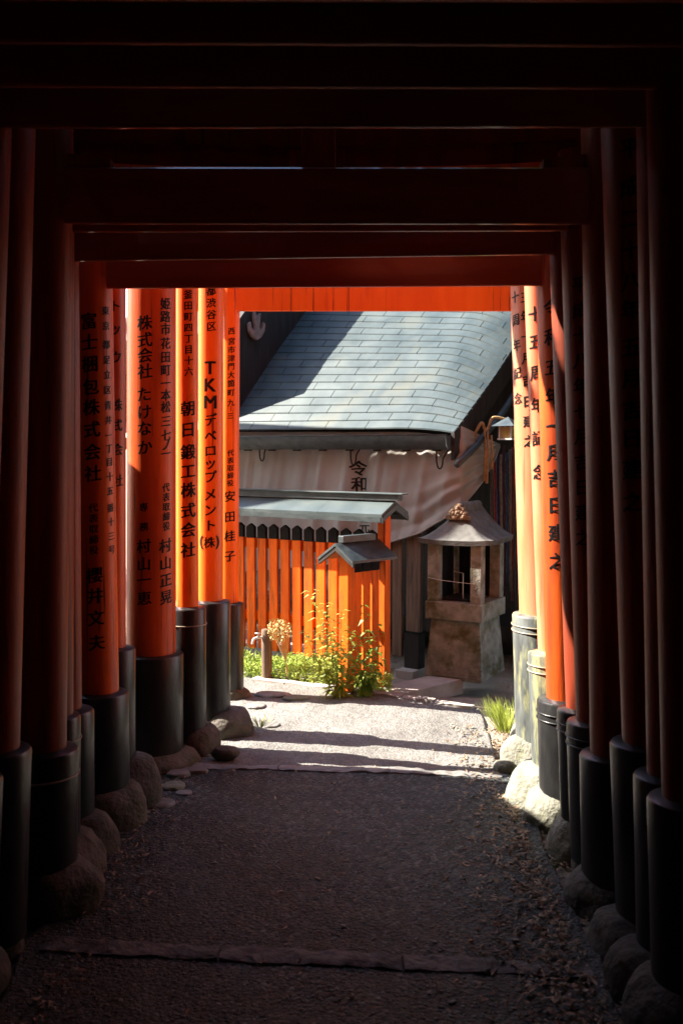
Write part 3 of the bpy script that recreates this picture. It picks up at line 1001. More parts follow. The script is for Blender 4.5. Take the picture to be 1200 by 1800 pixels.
# adjoining gable wall at the left, dark, standing on the roof
bm = bmesh.new()
wl = -2.27
pts = [roof_pt(wl, .08, -.05), roof_pt(wl, SPAN, -.05), roof_pt(wl, SPAN, .8), roof_pt(wl, .5, .8), roof_pt(wl, .08, .8)]
prism(bm, pts, -E_ * 1.6)
build('gable_wall', bm, M['dkwood'], hall)
bm = bmesh.new()                     # carved flame pendant
G0 = at(448, 575, 9.6)


def flame(px, py):
    P = at(px, py, 1)
    # slide the ray to the wall plane
    d = P - Vector((0, 0, EYE))
    o = roof_pt(wl, 0) + E_ * .015
    t = (o - Vector((0, 0, EYE))).dot(E_) / d.dot(E_)
    return Vector((0, 0, EYE)) + d * t


fl = [(448, 598), (440, 592), (435, 582), (434, 570), (437, 566), (438, 576), (443, 584), (445, 574), (443, 560), (444, 548), (447, 554), (449, 566), (452, 555), (454, 551), (453, 562), (452, 574), (453, 583), (458, 576), (459, 566), (462, 570), (461, 582), (456, 592)]
prism(bm, [flame(*p) for p in fl], E_ * .03)
build('carved_pendant', bm, M['ornament'], hall)

# curtain
cur = thing('curtain', hp(-1, .1, 1.7), 'grey-brown cloth curtain with black characters hung under the shrine eave', 'curtain')


def hall_sz(px, py, r):
    """length along the curtain (it turns the hall's right corner at 0.01) and height of the point seen at a pixel"""
    d = at(px, py, 1) - Vector((0, 0, EYE))
    o = hp(0, r, 0) - Vector((0, 0, EYE))
    P = Vector((0, 0, EYE)) + d * (o.dot(N_) / d.dot(N_))
    a = (P - EO).dot(E_)
    if a > .01:
        o = hp(.01, r, 0) - Vector((0, 0, EYE))
        P = Vector((0, 0, EYE)) + d * (o.dot(E_) / d.dot(E_))
        a = .01 + (P - EO).dot(N_) - r
    return a, P.z


HEM = [hall_sz(x, y, .10) for x, y in ((300, 1020), (440, 1003), (590, 990), (640, 972), (682, 954), (740, 937), (784, 911), (815, 882), (842, 850), (864, 806), (870, 785))]


def cz_bottom(s):
    if s <= HEM[0][0]: return HEM[0][1]
    for (a, za), (b, zb) in zip(HEM, HEM[1:]):
        if s <= b:
            t = (s - a) / (b - a)
            return za + (zb - za) * t
    return HEM[-1][1]


SR = HEM[-1][0]


def curtain_pt(s, v):
    zt, zb = 1.80 - .12 * max(0, s) / SR, cz_bottom(s)
    z = zt + (zb - zt) * v
    t = max(0, min(1, (s + .75) / (SR + .75)))
    # vertical folds on the left, swagged folds on the right
    f1 = .042 * (noise.noise(Vector((s * 5.5 + v * 1.1, v * .7, 2))) + .5 * noise.noise(Vector((s * 14 + v * 2.5, v * .8, 6)))) * (1 - t) * min(1, v * 3 + .3)
    sw = v + .22 * t * (1 - t)
    f2 = .022 * t * math.sin(sw * 34 + 3 * t + 2.2 * noise.noise(Vector((s * 2, v * 3, 1)))) * (v ** .6) + .012 * t * noise.noise(Vector((s * 3, v * 16, 4)))
    hem = .02 * max(0, (v - .9) / .1) if s > -.75 else 0
    belly = .05 * math.sin(PI * v) * .6
    off = f1 + f2 - belly - hem
    k = sm(s / .12 + .5)
    a, b = hp(min(s, .01), .10 + off, z), hp(.01 - off, .10 + max(0, s - .01), z)
    return a.lerp(b, k) if -.06 < s < .06 else (b if s >= .06 else a)


bm = bmesh.new()
nu, nv = 240, 90
gr = [[bm.verts.new(curtain_pt(-3.3 + (SR + 3.3) * i / nu, j / nv)) for i in range(nu + 1)] for j in range(nv + 1)]
for a, b in zip(gr, gr[1:]):
    for i in range(nu): bm.faces.new((a[i], a[i + 1], b[i + 1], b[i]))
cl = build('cloth', bm, M['cloth'], cur, smooth=True)
bm = bmesh.new()
for c, px, py, sz in (('令', 627, 823, 27), ('和', 629, 851, 26), ('六', 631, 878, 25), ('元', 637, 926, 24)):
    d = at(px, py, 1) - Vector((0, 0, EYE))
    o = hp(-1, .07, 0)
    t = (o - Vector((0, 0, EYE))).dot(N_) / d.dot(N_)
    P = Vector((0, 0, EYE)) + d * t
    s0 = (P - EO).dot(E_)

    def wrap(x, y, up=0, s0=s0, z0=P.z):
        s, z = s0 + x, z0 + y
        v = (z - 1.80) / (cz_bottom(s) - 1.80)
        q = curtain_pt(s, v)
        return q - N_ * (.004 + up)
    put_char(bm, c, sz / F * 8.1, wrap, .06, 1.15)
build('inscription', bm, M['ink'], cl)
bm = bmesh.new()
tube(bm, [curtain_pt(-3.3 + (SR + 3.3) * i / 60, 1.0) for i in range(61)], .007, 8)
build('hem', bm, M['cloth'], cl, smooth=True)

# straw rope, little lantern and cords at the hall's right end
YR = 7.75
rope = thing('straw_rope', at(850, 760, YR), 'straw rope looped and hanging below the shrine roof verge', 'rope')
bm = bmesh.new()
main = [(829, 778), (834, 763), (846, 743), (852, 756), (858, 752), (864, 736), (874, 734), (890, 738)]
tube(bm, smooth_path([at(x, y, YR) for x, y in main], 6), .012, 8)
build('loop', bm, M['straw'], rope, smooth=True)
for x, y0, y1 in ((851, 756, 846), (857, 754, 838), (854, 790, 850), (863, 765, 825)):
    bm = bmesh.new()
    P0, P1 = at(x, y0, YR), at(x + R.uniform(-3, 1), y1, YR)
    tube(bm, smooth_path([P0, (P0 + P1) / 2 + Vector((.006, 0, 0)), P1], 5), .008, 7, .013)
    build('tassel', bm, M['straw'], rope, smooth=True)
bm = bmesh.new()
for i in range(30):
    P = at(829 + R.uniform(-5, 5), 776, YR + R.uniform(-.03, .03))
    tube(bm, [P, P + Vector((R.uniform(-.04, .06), R.uniform(-.03, .03), R.uniform(-.08, -.03)))], .003, 4)
build('frayed_end', bm, M['straw'], rope)
ln = thing('hanging_lantern', at(892, 755, 7.7), 'small metal lantern with yellow glass hanging beside the straw rope', 'lantern')
LP = at(892, 760, 7.7)
bm = bmesh.new()
rb = [LP + E_ * sx * .055 + N_ * sy * .055 + Z_ * -.05 for sx, sy in ((-1, -1), (1, -1), (1, 1), (-1, 1))]
box(bm, LP, (.085, .085, .085), AX)
build('glass', bm, M['glass'], ln)
bm = bmesh.new()
for sx, sy in ((-1, -1), (1, -1), (1, 1), (-1, 1)):
    box(bm, LP + E_ * sx * .047 + N_ * sy * .047, (.012, .012, .10), AX)
box(bm, LP - Z_ * .052, (.12, .12, .012), AX)
build('frame', bm, M['steel'], ln)
bm = bmesh.new()
top = bm.verts.new(LP + Z_ * .12)
cs = [bm.verts.new(LP + Z_ * .048 + E_ * sx * .095 + N_ * sy * .095) for sx, sy in ((-1, -1), (1, -1), (1, 1), (-1, 1))]
for i in range(4): bm.faces.new((cs[i], cs[(i + 1) % 4], top))
bm.faces.new(cs[::-1])
build('cap', bm, M['dkmetal'], ln)
cols = [(.05, .03, .02), (.16, .02, .02), (.02, .03, .09), (.12, .10, .08), (.05, .01, .02), (.02, .05, .10), (.09, .07, .05), (.10, .02, .015), (.03, .03, .035), (.04, .05, .02)]
cname = ['brown', 'red', 'navy', 'grey', 'maroon', 'blue', 'tan', 'dark red', 'black', 'olive']
for i in range(10):
    m = pmat('cord_' + cname[i].replace(' ', '_'), cols[i], tuple(min(1, c * 1.8) for c in cols[i]), 30, .7)
    px = 864 + 5.2 * i
    Y = 8.05 + .04 * (i % 3)
    A, B = at(px, 790 + R.uniform(-10, 10), Y), at(px + R.uniform(-1, 2), 1040 + R.uniform(-30, 40), Y)
    bm = bmesh.new()
    pts = [A + (B - A) * t / 14 + E_ * R.uniform(-.005, .005) for t in range(15)]
    tube(bm, pts, .011, 6)
    tag(build('streamer', bm, m, smooth=True, loc=A), '%s streamer hanging at the dark right end of the shrine hall' % cname[i], 'streamer', 'coloured streamers hanging at the hall end')

# ------------------------------------------------------------------ orange fence
P0 = Vector((at(674, 1205, 6.83).x, 6.83, 0))
fence = thing('roofed_fence', (P0.x, P0.y, -.05), 'long orange picket fence with black tips under a narrow grey metal roof', 'fence')


def fp(s, r, z):
    v = P0 + E_ * s + N_ * r
    return Vector((v.x, v.y, z))


POSTB = -.06
for s in (0, -1.32, -1.75):
    if s == -1.32: continue
    bm = bmesh.new()
    box(bm, fp(s, 0, (POSTB + 1.19) / 2), (.062, .075, 1.19 - POSTB), AX, .004)
    build('post', bm, M['orange'], fence)
for z, h, nm in ((.915, .075, 'upper_rail'), (.36, .07, 'lower_rail')):
    bm = bmesh.new()
    box(bm, fp(-.875, .03, z), (1.75 - .062, .03, h), AX, .003)
    build(nm, bm, M['orange'], fence)
for i in range(16):
    s = -.10 - .109 * i
    if s < -1.7: break
    bm = bmesh.new()
    zb, zt = .115 + R.uniform(-.008, .008), .955 + R.uniform(-.002, .002)
    box(bm, fp(s, 0, (zb + zt) / 2), (.076, .024, zt - zb), AX, .002)
    pk = build('picket', bm, M['orange'], fence)
    bm = bmesh.new()
    z0 = zt + .0005
    pts = [fp(s - .038, -.0135, z0), fp(s + .038, -.0135, z0), fp(s + .038, -.0135, z0 + .083), fp(s, -.0135, z0 + .108), fp(s - .038, -.0135, z0 + .083)]
    prism(bm, pts, N_ * .027)
    build('tip', bm, M['matte_black'], pk)
bm = bmesh.new()                     # roof: two slopes with thickness
RZ, EZ2, HW = 1.268, 1.186, .17


def slope(bm, s0, s1, side, th=.022, fpf=fp, rz=RZ, ez=EZ2, hw=HW):
    pts = [fpf(s0, 0, rz), fpf(s0, side * hw, ez), fpf(s0, side * hw, ez - th), fpf(s0, 0, rz - th)]
    prism(bm, pts, fpf(s1, 0, 0) - fpf(s0, 0, 0))


cuts = [-1.95, -1.58, -1.02, -.45, .09]
for a, b in zip(cuts, cuts[1:]):
    slope(bm, a + .001, b - .001, -1); slope(bm, a + .001, b - .001, 1)
rf = build('roof', bm, M['copper'], fence)
bm = bmesh.new()
for side in (-1, 1):
    box(bm, fp(-.93, side * (HW - .012), EZ2 - .037), (2.02, .03, .035), AX)
    p = [fp(.075, 0, RZ - .024), fp(.075, side * HW, EZ2 - .024), fp(.075, side * HW, EZ2 - .06), fp(.075, 0, RZ - .06)]
    prism(bm, p, E_ * .02)
build('eave_board', bm, M['dkmetal'], rf)
bm = bmesh.new()
box(bm, fp(-.92, 0, RZ + .024), (2.1, .055, .04), AX, .002)
build('ridge', bm, M['dkmetal'], rf)
bm = bmesh.new()
box(bm, fp(-.90, 0, RZ + .050), (2.14, .085, .010), AX, .002)
build('ridge_cap', bm, M['copper'], rf)

# short wing from the corner post towards the path
Q0 = Vector((.035, 6.58, 0))
WD = Vector((P0.x - Q0.x, P0.y - Q0.y, 0))
WL = WD.length
WE = WD.normalized()                 # along the wing, away
WN = Vector((WE.y, -WE.x, 0))        # to the right, towards the viewer
WAX = (WE, WN, Z_)
wing = thing('fence_wing', (Q0.x, Q0.y, -.05), 'short orange fence wing with its own little dark gabled roof among weeds', 'fence')


def wp(s, r, z):
    return Vector((Q0.x, Q0.y, z)) + WE * s + WN * r


bm = bmesh.new()
box(bm, wp(0, 0, .43), (.075, .075, 1.02), (E_, N_, Z_), .004)
build('post', bm, M['orange'], wing)
zt = .80
for i in range(3):
    s = .085 + .085 * i
    bm = bmesh.new()
    box(bm, wp(s, .01, (zt + .1) / 2), (.07, .022, zt - .1), WAX, .002)
    pk = build('picket', bm, M['orange'], wing)
    bm = bmesh.new()
    pts = [wp(s - .036, .022, zt), wp(s + .036, .022, zt), wp(s + .036, .022, zt + .075), wp(s + .02, .022, zt + .098), wp(s - .02, .022, zt + .098), wp(s - .036, .022, zt + .075)]
    prism(bm, pts, WN * -.025)
    build('tip', bm, M['matte_black'], pk)
for z in (.87, .36):
    bm = bmesh.new()
    box(bm, wp(WL / 2, -.018, z), (WL - .08, .026, .07), WAX)
    build('rail', bm, M['orange'], wing)
bm = bmesh.new()
for side in (-1, 1): slope(bm, -.11, WL - .045, side, .018, wp, 1.005, .90, .165)
rf = build('roof', bm, M['dkmetal'], wing)
bm = bmesh.new()
box(bm, wp((WL - .16) / 2, 0, 1.028), (WL - .05, .05, .045), WAX, .003)
build('ridge', bm, M['dkmetal'], rf)
bm = bmesh.new()
for side in (-1, 1):
    p = [wp(-.105, 0, .985), wp(-.105, side * .165, .88), wp(-.105, side * .165, .855), wp(-.105, 0, .955)]
    prism(bm, p, WE * .02)
build('barge_board', bm, M['dkwood'], rf)

# ------------------------------------------------------------------ stone lantern shrine
th = math.radians(29)
SE = Vector((math.cos(th), -math.sin(th), 0))
SN_ = Vector((math.sin(th), math.cos(th), 0))
SAX = (SE, SN_, Z_)
S0 = Vector((at(845, 1200, 6.95).x, 6.95, 0)) - SE * .2175 + SN_ * .2175   # centre
SB = at(845, 1202, 6.95).z
stn = thing('stone_lantern', (S0.x, S0.y, SB), 'small open stone lantern house with curved grey roof on a tapered base', 'stone lantern')


def sp(a, b, z):
    return Vector((S0.x, S0.y, 0)) + SE * a + SN_ * b + Z_ * z


bm = bmesh.new()
z0, z1 = SB, at(845, 1096, 6.95).z
lo = [bm.verts.new(sp(a * .2175, b * .2175, z0)) for a, b in ((-1, -1), (1, -1), (1, 1.25), (-1, 1.25))]
hi = [bm.verts.new(sp(a * .185, b * .185, z1)) for a, b in ((-1, -1), (1, -1), (1, 1.25), (-1, 1.25))]
bm.faces.new(lo[::-1]); bm.faces.new(hi)
for i in range(4): bm.faces.new((lo[i], lo[(i + 1) % 4], hi[(i + 1) % 4], hi[i]))
bmesh.ops.bevel(bm, geom=bm.edges[:], offset=.006, segments=2, affect='EDGES')
bs = build('base', bm, M['granite'], stn)
bm = bmesh.new()                     # raised border lines on the two visible faces
for sd in (0, 1):
    def bp(t, v, out=.0045, sd=sd):
        half = .2175 + (.185 - .2175) * v
        z = z0 + (z1 - z0) * v
        return sp(t * half, -half - out, z) if sd == 0 else sp(half + out, t * half, z)
    for a, b in (((-.62, .04), (-.58, 1)), ((.5, .04), (.52, 1)), ((-.62, .07), (.95, .07))) if sd == 0 else (((-.98, .2), (.98, .2)),):
        tube(bm, [bp(*a), bp(*b)], .0045, 5)
build('border', bm, M['granite'], bs)
z2 = at(845, 1066, 6.9).z
bm = bmesh.new()
box(bm, sp(0, .027, (z1 + z2) / 2 + .001), (.435, .49, z2 - z1), SAX, .006)
build('slab', bm, M['granite'], stn)
z3 = at(845, 962, 6.9).z
for a in (-1, 1):
    for b in (-1, 1):
        bm = bmesh.new()
        box(bm, sp(a * .165, b * .192 + .027, (z2 + z3) / 2), (.082, .082, z3 - z2), SAX, .004)
        build('post', bm, M['granite'], stn)
bm = bmesh.new()
box(bm, sp(0, .205, (z2 + z3) / 2), (.33, .02, z3 - z2 - .01), SAX)
build('back_shade', bm, M['matte_black'], stn)  # black sheet added to imitate the shade inside the lantern
bm = bmesh.new()
box(bm, sp(-.165, .02, (z2 + z3) / 2), (.014, .30, z3 - z2 - .01), SAX)
build('side_shade', bm, M['matte_black'], stn)  # second black sheet, interior shade on the left
bm = bmesh.new()
box(bm, sp(.0, .02, z2 + .008), (.25, .3, .014), SAX)
build('floor_shade', bm, M['dkwood'], stn)  # dark sheet on the slab, imitates shade on the floor
bm = bmesh.new()
tube(bm, smooth_path([sp(-.2, -.206, z2 + .17), sp(-.05, -.215, z2 + .155), sp(.16, -.206, z2 + .145)], 6), .0022, 5)
tube(bm, [sp(.02, -.08, z2), sp(.02, -.08, z2 + .2), sp(-.05, -.08, z2 + .21)], .004, 5)
tube(bm, [sp(.08, -.05, z2), sp(.08, -.05, z2 + .11), sp(.12, -.05, z2 + .10)], .004, 5)
build('wire', bm, M['steel'], stn)
bm = bmesh.new()
n = 36
HR = at(845, 893, 7.1).z - z3 - .03
top, bot = [], []
for j in range(n + 1):
    tr, br = [], []
    for i in range(n + 1):
        a, b = -1 + 2 * i / n, -1 + 2 * j / n
        q = (-.35 - b) / .65 if b < -.35 else 0
        t = max(abs(a), q)
        cor = (abs(a) * abs(b)) ** 3
        z = z3 + .035 + HR * (1 - t) ** 1.4 + .012 * cor
        tr.append(bm.verts.new(sp(a * .262, b * .29 + .027, z)))
        br.append(bm.verts.new(sp(a * .255, b * .283 + .027, z3 + .0 + .012 * cor)))
    top.append(tr); bot.append(br)
for j in range(n):
    for i in range(n):
        bm.faces.new((top[j][i], top[j][i + 1], top[j + 1][i + 1], top[j + 1][i]))
        bm.faces.new((bot[j][i], bot[j + 1][i], bot[j + 1][i + 1], bot[j][i + 1]))
for i in range(n):
    bm.faces.new((bot[0][i], bot[0][i + 1], top[0][i + 1], top[0][i]))
    bm.faces.new((bot[n][i + 1], bot[n][i], top[n][i], top[n][i + 1]))
    bm.faces.new((bot[i + 1][0], bot[i][0], top[i][0], top[i + 1][0]))
    bm.faces.new((bot[i][n], bot[i + 1][n], top[i + 1][n], top[i][n]))
rf = build('roof', bm, M['rooftile'], stn, smooth=45)
bm = bmesh.new()
zr = z3 + .035 + HR
pts = [sp(-.03, -.1, zr - .03), sp(.03, -.1, zr - .03), sp(.027, -.1, zr + .012), sp(.012, -.1, zr + .03), sp(-.012, -.1, zr + .03), sp(-.027, -.1, zr + .012)]
prism(bm, pts, SN_ * .365)
build('ridge', bm, M['rooftile'], rf)
bm = bmesh.new()                     # carved ridge-end ornament, lobed
cs = [(-.085, -.005), (.085, -.005), (.088, .02), (.06, .03), (.07, .05), (.045, .058), (.048, .082), (.025, .085), (.02, .105), (0, .112), (-.02, .104), (-.024, .085), (-.048, .08), (-.045, .058), (-.072, .05), (-.06, .03), (-.088, .02)]
prism(bm, [sp(a, -.155, zr - .085 + z) for a, z in cs], SN_ * .05)
for i in range(24):
    a = R.uniform(-.055, .055); z = R.uniform(0, .09) * (1 - abs(a) / .09)
    bmesh.ops.create_icosphere(bm, subdivisions=2, radius=R.uniform(.010, .017), matrix=Matrix.Translation(sp(a, -.157, zr - .08 + z)))
build('ridge_ornament', bm, M['rust'], rf)

# concrete step beside the lantern
A, B = at(705, 1226, 6.62), at(812, 1196, 7.05)
dv = Vector((B.x - A.x, B.y - A.y, 0)); dl = dv.length; dv.normalize()
sv = Vector((-dv.y, dv.x, 0))
mid = Vector(((A.x + B.x) / 2, (A.y + B.y) / 2, 0)) + sv * .11
bm = bmesh.new()
box(bm, Vector((mid.x, mid.y, -.075)), (dl, .24, .11), (dv, sv, Z_), .006)
tag(build('concrete_step', bm, M['concrete'], loc=(mid.x, mid.y, -.1)), 'low concrete step slab in front of the stone lantern', 'step')

# ------------------------------------------------------------------ water tap post
TP = at(469, 1172, 6.98)
tap = thing('tap_post', TP, 'short weathered round post with metal tap in the green weeds', 'tap post')
bm = bmesh.new()
ztop = at(469, 1106, 6.98).z
lathe(bm, [(.037, TP.z - .1), (.037, TP.z), (.038, (TP.z + ztop) / 2), (.037, ztop - .006), (.033, ztop)], lambda z: (TP.x, TP.y), 28, .04, 2)
build('post', bm, M['brwood'], tap, smooth=40)
bm = bmesh.new()
b0 = Vector((TP.x - .03, TP.y - .02, ztop - .055))
tube(bm, smooth_path([b0, b0 + Vector((-.035, -.01, 0)), b0 + Vector((-.06, -.015, -.012)), b0 + Vector((-.068, -.016, -.045))], 5), .009, 8)
tube(bm, [b0 + Vector((-.03, -.008, 0)), b0 + Vector((-.03, -.008, .028))], .006, 8)
tube(bm, [b0 + Vector((-.05, -.008, .03)), b0 + Vector((-.008, -.008, .03))], .005, 8)
build('tap', bm, M['steel'], tap, smooth=True)

# ------------------------------------------------------------------ plants
def plant(name, base, stems, lab, mat, nleaf, L, W, spread=.7, droop=.25, cat='plant', stem_r=.003, group=None):
    root = thing(name, base, lab, cat, group)
    bs_, bl = bmesh.new(), bmesh.new()
    for tip, bend in stems:
        tip = Vector(tip)
        mid = Vector(base) * .5 + tip * .5 + Vector(bend)
        pts = smooth_path([Vector(base) + Vector((R.uniform(-.02, .02), R.uniform(-.02, .02), -.02)), mid, tip], 8)
        tube(bs_, pts, stem_r, 5, stem_r * .4)
        for i in range(nleaf):
            t = (i + 1) / nleaf
            p = pts[int(t * (len(pts) - 1))]
            a = i * 2.4 + R.uniform(-.4, .4)
            k = 1 - .45 * t
            for q in (0, PI):
                leaf(bl, p, (math.cos(a + q), math.sin(a + q), R.uniform(-.1, .6) * spread), (0, 0, 1), L * k * R.uniform(.75, 1.2), W * k * R.uniform(.8, 1.2), .2, droop)
    build('stem', bs_, M['leafg'], root)
    build('foliage', bl, mat, root)
    return root


b1 = Vector((at(598, 1200, 6.5).x, 6.5, -.02))
plant('tall_weed', b1, [(at(545, 1040, 6.5), (-.0, 0, .03)), (at(572, 1062, 6.45), (0, 0, .02)), (at(600, 1075, 6.42), (0, -.02, 0)), (at(560, 1110, 6.4), (-.02, -.03, .0)), (at(618, 1110, 6.42), (.02, 0, 0)), (at(585, 1130, 6.35), (0, 0, 0)), (at(535, 1110, 6.42), (-.02, 0, 0)), (at(552, 1150, 6.38), (-.02, 0, 0)), (at(575, 1090, 6.38), (0, 0, .02)), (at(605, 1140, 6.34), (0, 0, 0))],
      'tall yellow-green weed with narrow leaves before the orange corner post', M['leafy'], 18, .115, .036, .9, .35)
b2 = Vector((at(640, 1205, 6.5).x, 6.5, -.04))
plant('leafy_weed', b2, [(at(640, 1065, 6.52), (.02, 0, 0)), (at(668, 1100, 6.5), (.03, 0, 0)), (at(628, 1120, 6.45), (0, 0, 0)), (at(655, 1140, 6.4), (.01, -.02, 0)), (at(610, 1150, 6.38), (0, 0, 0)), (at(672, 1160, 6.45), (.0, 0, 0)), (at(630, 1160, 6.36), (0, 0, 0)), (at(648, 1110, 6.42), (.02, 0, 0)), (at(660, 1180, 6.4), (0, 0, 0))],
      'darker green broad-leaved weed climbing before the short fence wing', M['leafg'], 11, .09, .046, .6, .5)
b3 = Vector((at(505, 1150, 6.9).x, 6.9, .03))
dr_ = thing('dried_flower', b3, 'dried tan flower head on thin stalks beside the tap post', 'plant')
bm = bmesh.new()
for q in range(7):
    tube(bm, smooth_path([b3, b3 + Vector((-.01, 0, .1)), at(475 + q * 6, 1098 + R.uniform(0, 15), 6.9)], 5), .0025, 5)
build('stalk', bm, M['dry'], dr_)
bm = bmesh.new()
for q in range(330):
    a, r_ = R.uniform(0, 2 * PI), R.random() ** .5
    P = at(490 + 21 * r_ * math.cos(a), 1108 + 20 * r_ * math.sin(a), 6.9 + R.uniform(-.06, .06))
    leaf(bm, P, (R.uniform(-1, 1), R.uniform(-1, 1), R.uniform(-.5, 1)), (R.uniform(-1, 1), -1, R.uniform(-1, 1)), R.uniform(.012, .026), R.uniform(.010, .02), .2, .1)
build('petals', bm, M['dry'], dr_)

bm = bmesh.new()
for i in range(13000):
    px = R.uniform(415, 690)
    t = R.random()
    lo = 1203 + (px - 430) * .062
    Y = 6.45 + .95 * t
    X = (px - 600) / F * Y
    if beyond(X, Y) < .02 or X > .34: continue
    dense = noise.noise(Vector((X * 5, Y * 5, 0)))
    if dense < -.35 and R.random() < .6: continue
    hgt = R.random() ** 1.3 * (.07 + .07 * max(0, dense + .4) + .05 * sm((X - -.4) / .5))
    z = zg(X, Y) + .015 + hgt
    a = R.uniform(0, 2 * PI)
    if R.random() < .25:
        leaf(bm, (X, Y, z - .03), (math.cos(a) * .4, math.sin(a) * .4, 1), (math.sin(a), -math.cos(a), 0), R.uniform(.04, .09), .006, .1, .3)
    else:
        leaf(bm, (X, Y, z), (math.cos(a), math.sin(a), R.uniform(-.1, .6)), (0, 0, 1), R.uniform(.018, .042), R.uniform(.010, .02), .2, .2)
tag(build('ground_cover', bm, M['leafm']), 'low bright green weeds covering the ground before the orange fence', 'weeds', kind='stuff')


def tuft(px, py, Y, n, L, lab, mat, lean=(0, 0), spread=.03):
    b = at(px, py, Y)
    bm = bmesh.new()
    for i in range(n):
        a = R.uniform(0, 2 * PI)
        o = Vector((math.cos(a), math.sin(a), 0)) * R.random() * spread
        tip = b + o * 2.6 + Vector((lean[0] * R.uniform(.3, 1.3), lean[1] * R.uniform(.3, 1.3), L * R.uniform(.45, 1.1)))
        mid = b + o * 1.4 + (tip - b) * .45 + Vector((0, 0, L * .18))
        s = Vector((math.sin(a), -math.cos(a), 0)) * R.uniform(.0015, .003)
        p0, p1 = bm.verts.new(b + o - s), bm.verts.new(b + o + s)
        m0, m1 = bm.verts.new(mid - s), bm.verts.new(mid + s)
        t = bm.verts.new(tip)
        bm.faces.new((p0, p1, m1, m0)); bm.faces.new((m0, m1, t))
    tag(build('grass_tuft', bm, mat, loc=b), lab, 'grass', 'grass tufts by the path')


tuft(888, 1285, 5.7, 160, .20, 'bright green grass tuft beside the pale right boulders', M['leafy'], (-.05, -.02), .05)
tuft(872, 1262, 6.0, 70, .13, 'smaller yellow-green grass tuft at the far right path edge', M['leafy'], (-.05, -.02), .05)
tuft(458, 1278, 5.65, 40, .06, 'small grass sprig at the left path edge by the brown boulder', M['leafy'], (.0, 0), .04)
tuft(978, 1545, 3.85, 40, .07, 'tiny dark green grass tuft low among right boulders in shade', M['leafg'], (-.01, 0), .03)

# ------------------------------------------------------------------ unseen trees around, added for shade and skyline
def make_tree(loc, H, cr, ch, lab, seed, nleaf=7000, ls=.20, lean=(0, 0)):
    rr = random.Random(seed)
    root = thing('broadleaf_tree', loc, lab, 'tree', 'trees beside the torii path')
    L0 = Vector(loc)
    bm = bmesh.new()
    top = L0 + Vector((lean[0], lean[1], H))
    tr = smooth_path([L0 - Vector((0, 0, .3)), L0 + (top - L0) * .35 + Vector((.1, .05, 0)), top], 8)
    tube(bm, tr, .16, 12, .05)
    clumps = []
    for i in range(16):
        a = i * 2.399
        t = .45 + .55 * rr.random()
        p = tr[int(t * (len(tr) - 1))]
        e = top + Vector((math.cos(a) * cr * rr.uniform(.3, 1), math.sin(a) * cr * rr.uniform(.3, 1), ch * rr.uniform(-.8, .7)))
        tube(bm, smooth_path([p, (p + e) / 2 + Vector((0, 0, .2)), e], 5), .05, 6, .012)
        clumps.append((e, rr.uniform(.5, .95) * cr * .55))
    build('trunk', bm, M['bark'], root, smooth=True)
    bm = bmesh.new()
    for i in range(nleaf):
        c, r_ = clumps[i % len(clumps)]
        v = Vector((rr.gauss(0, 1), rr.gauss(0, 1), rr.gauss(0, .7))).normalized() * r_ * rr.random() ** .45
        leaf(bm, c + v, (rr.uniform(-1, 1), rr.uniform(-1, 1), rr.uniform(-.6, .3)), (rr.uniform(-.6, .6), rr.uniform(-.6, .6), 1), ls * rr.uniform(.6, 1.3), ls * .5 * rr.uniform(.7, 1.2), .15, .2)
    build('crown', bm, M['leafd'], root)


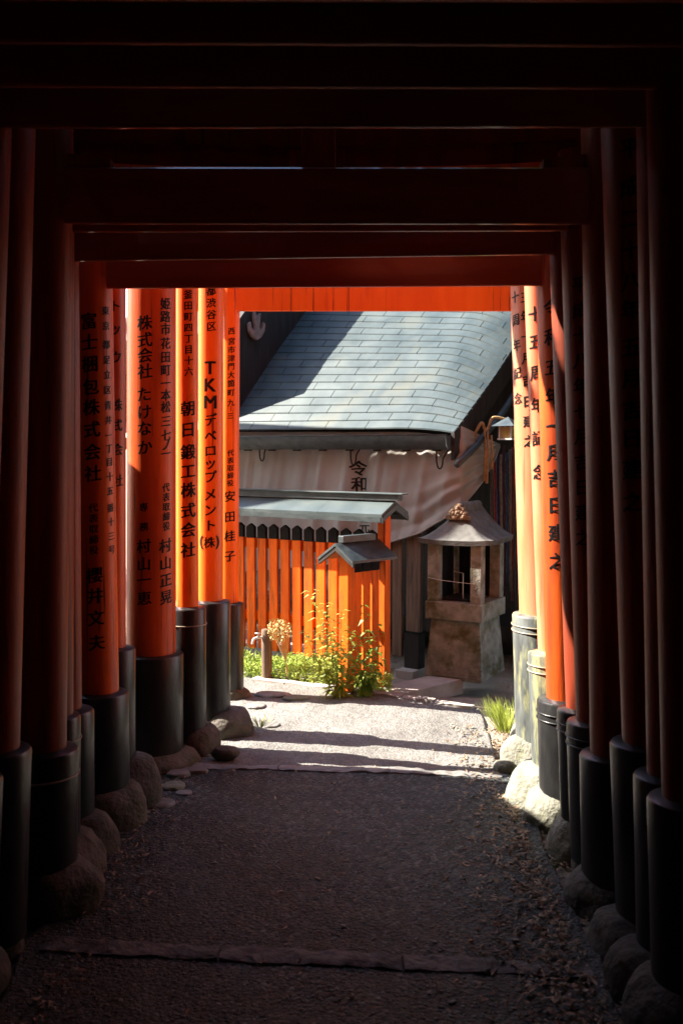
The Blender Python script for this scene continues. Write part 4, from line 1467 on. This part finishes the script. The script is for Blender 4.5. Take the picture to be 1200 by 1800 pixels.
make_tree((-2.6, .6, 3.0), 2.8, 2.6, 1.3, 'dark unseen shade tree on the left bank leaning over the gates', 1)
make_tree((2.5, 1.4, 3.0), 2.8, 2.6, 1.3, 'dark unseen shade tree on the right bank leaning over the gates', 2)
make_tree((-2.7, 2.9, 2.6), 2.6, 1.9, 1.2, 'dark unseen shade tree on the left bank nearest the sunlit gates', 3)
make_tree((2.6, 3.6, 2.6), 2.9, 2.2, 1.2, 'dark unseen shade tree on the right bank nearest the sunlit gates', 4)
make_tree((0.4, -3.2, 0), 4.2, 3.2, 2.6, 'dark unseen shade tree closing the path behind the viewer', 5, 9000, .26)
make_tree((-7.5, 13.5, -.2), 6.0, 2.6, 2.2, 'tall tree far left beyond the shrine hall', 6, 6000, .22)
make_tree((4.2, 12.5, -.2), 6.2, 2.8, 2.4, 'tall tree behind the right end of the shrine hall', 8, 6000, .22)
make_tree((3.6, 7.6, -.2), 4.6, 1.8, 2.0, 'tree right of the stone lantern outside the gates', 9, 6000, .18)

# ------------------------------------------------------------------ storehouse left of the hall (unseen, added to keep the curtain in shade)
sh = thing('sunshade', (-4.1, 8.9, -.2), 'added unseen storehouse with lean-to roof left of the shrine hall', 'sunshade')
bm = bmesh.new()
prism(bm, [(-3.36, 8.40, -.25), (-3.36, 9.46, -.25), (-3.36, 9.46, 3.76), (-3.36, 8.40, 5.36)], (-1.6, 0, 0))
build('wall', bm, M['brwood'], sh)
bm = bmesh.new()
prism(bm, [(-3.30, 8.36, 5.43), (-3.30, 9.50, 3.71), (-3.30, 9.50, 3.77), (-3.30, 8.36, 5.49)], (-1.75, 0, 0))
build('roof', bm, M['copper'], sh)
bm = bmesh.new()
box(bm, Vector((-4.1, 8.38, .9)), (.8, .04, 2.0), None, .005)
build('door', bm, M['dkwood'], sh)

# pale stones edging the far end of the path
a0, b0 = Vector((-.62, 6.97, 0)), Vector((.84, 6.20, 0))
ed = (b0 - a0).normalized(); en = Vector((-ed.y, ed.x, 0))
L_ = (b0 - a0).length
cutsE = [0, .27, .58, .83, 1.15, 1.38, L_]
for i, (u, v) in enumerate(zip(cutsE, cutsE[1:])):
    bm = bmesh.new()
    c = a0 + ed * (u + v) / 2
    c.z = path_z(c.x, c.y) - .045
    box(bm, c, (v - u - .012, R.uniform(.06, .085), .115), (ed, en, Z_))
    bmesh.ops.subdivide_edges(bm, edges=bm.edges[:], cuts=5, use_grid_fill=True)
    for vv in bm.verts:
        q = vv.co * 9
        vv.co += Vector((noise.noise(q), noise.noise(q + Vector((7, 0, 0))), noise.noise(q + Vector((0, 7, 0))))) * .011
    tag(build('edging_stone', bm, M['concrete'], smooth=60, loc=(c.x, c.y, 0)), '%s pale edging stone along the sunlit far end of the path' % ['first from the left', 'second from the left', 'third from the left', 'third from the right', 'second from the right', 'rightmost'][i], 'edging stone', 'edging stones at the far end of the path')
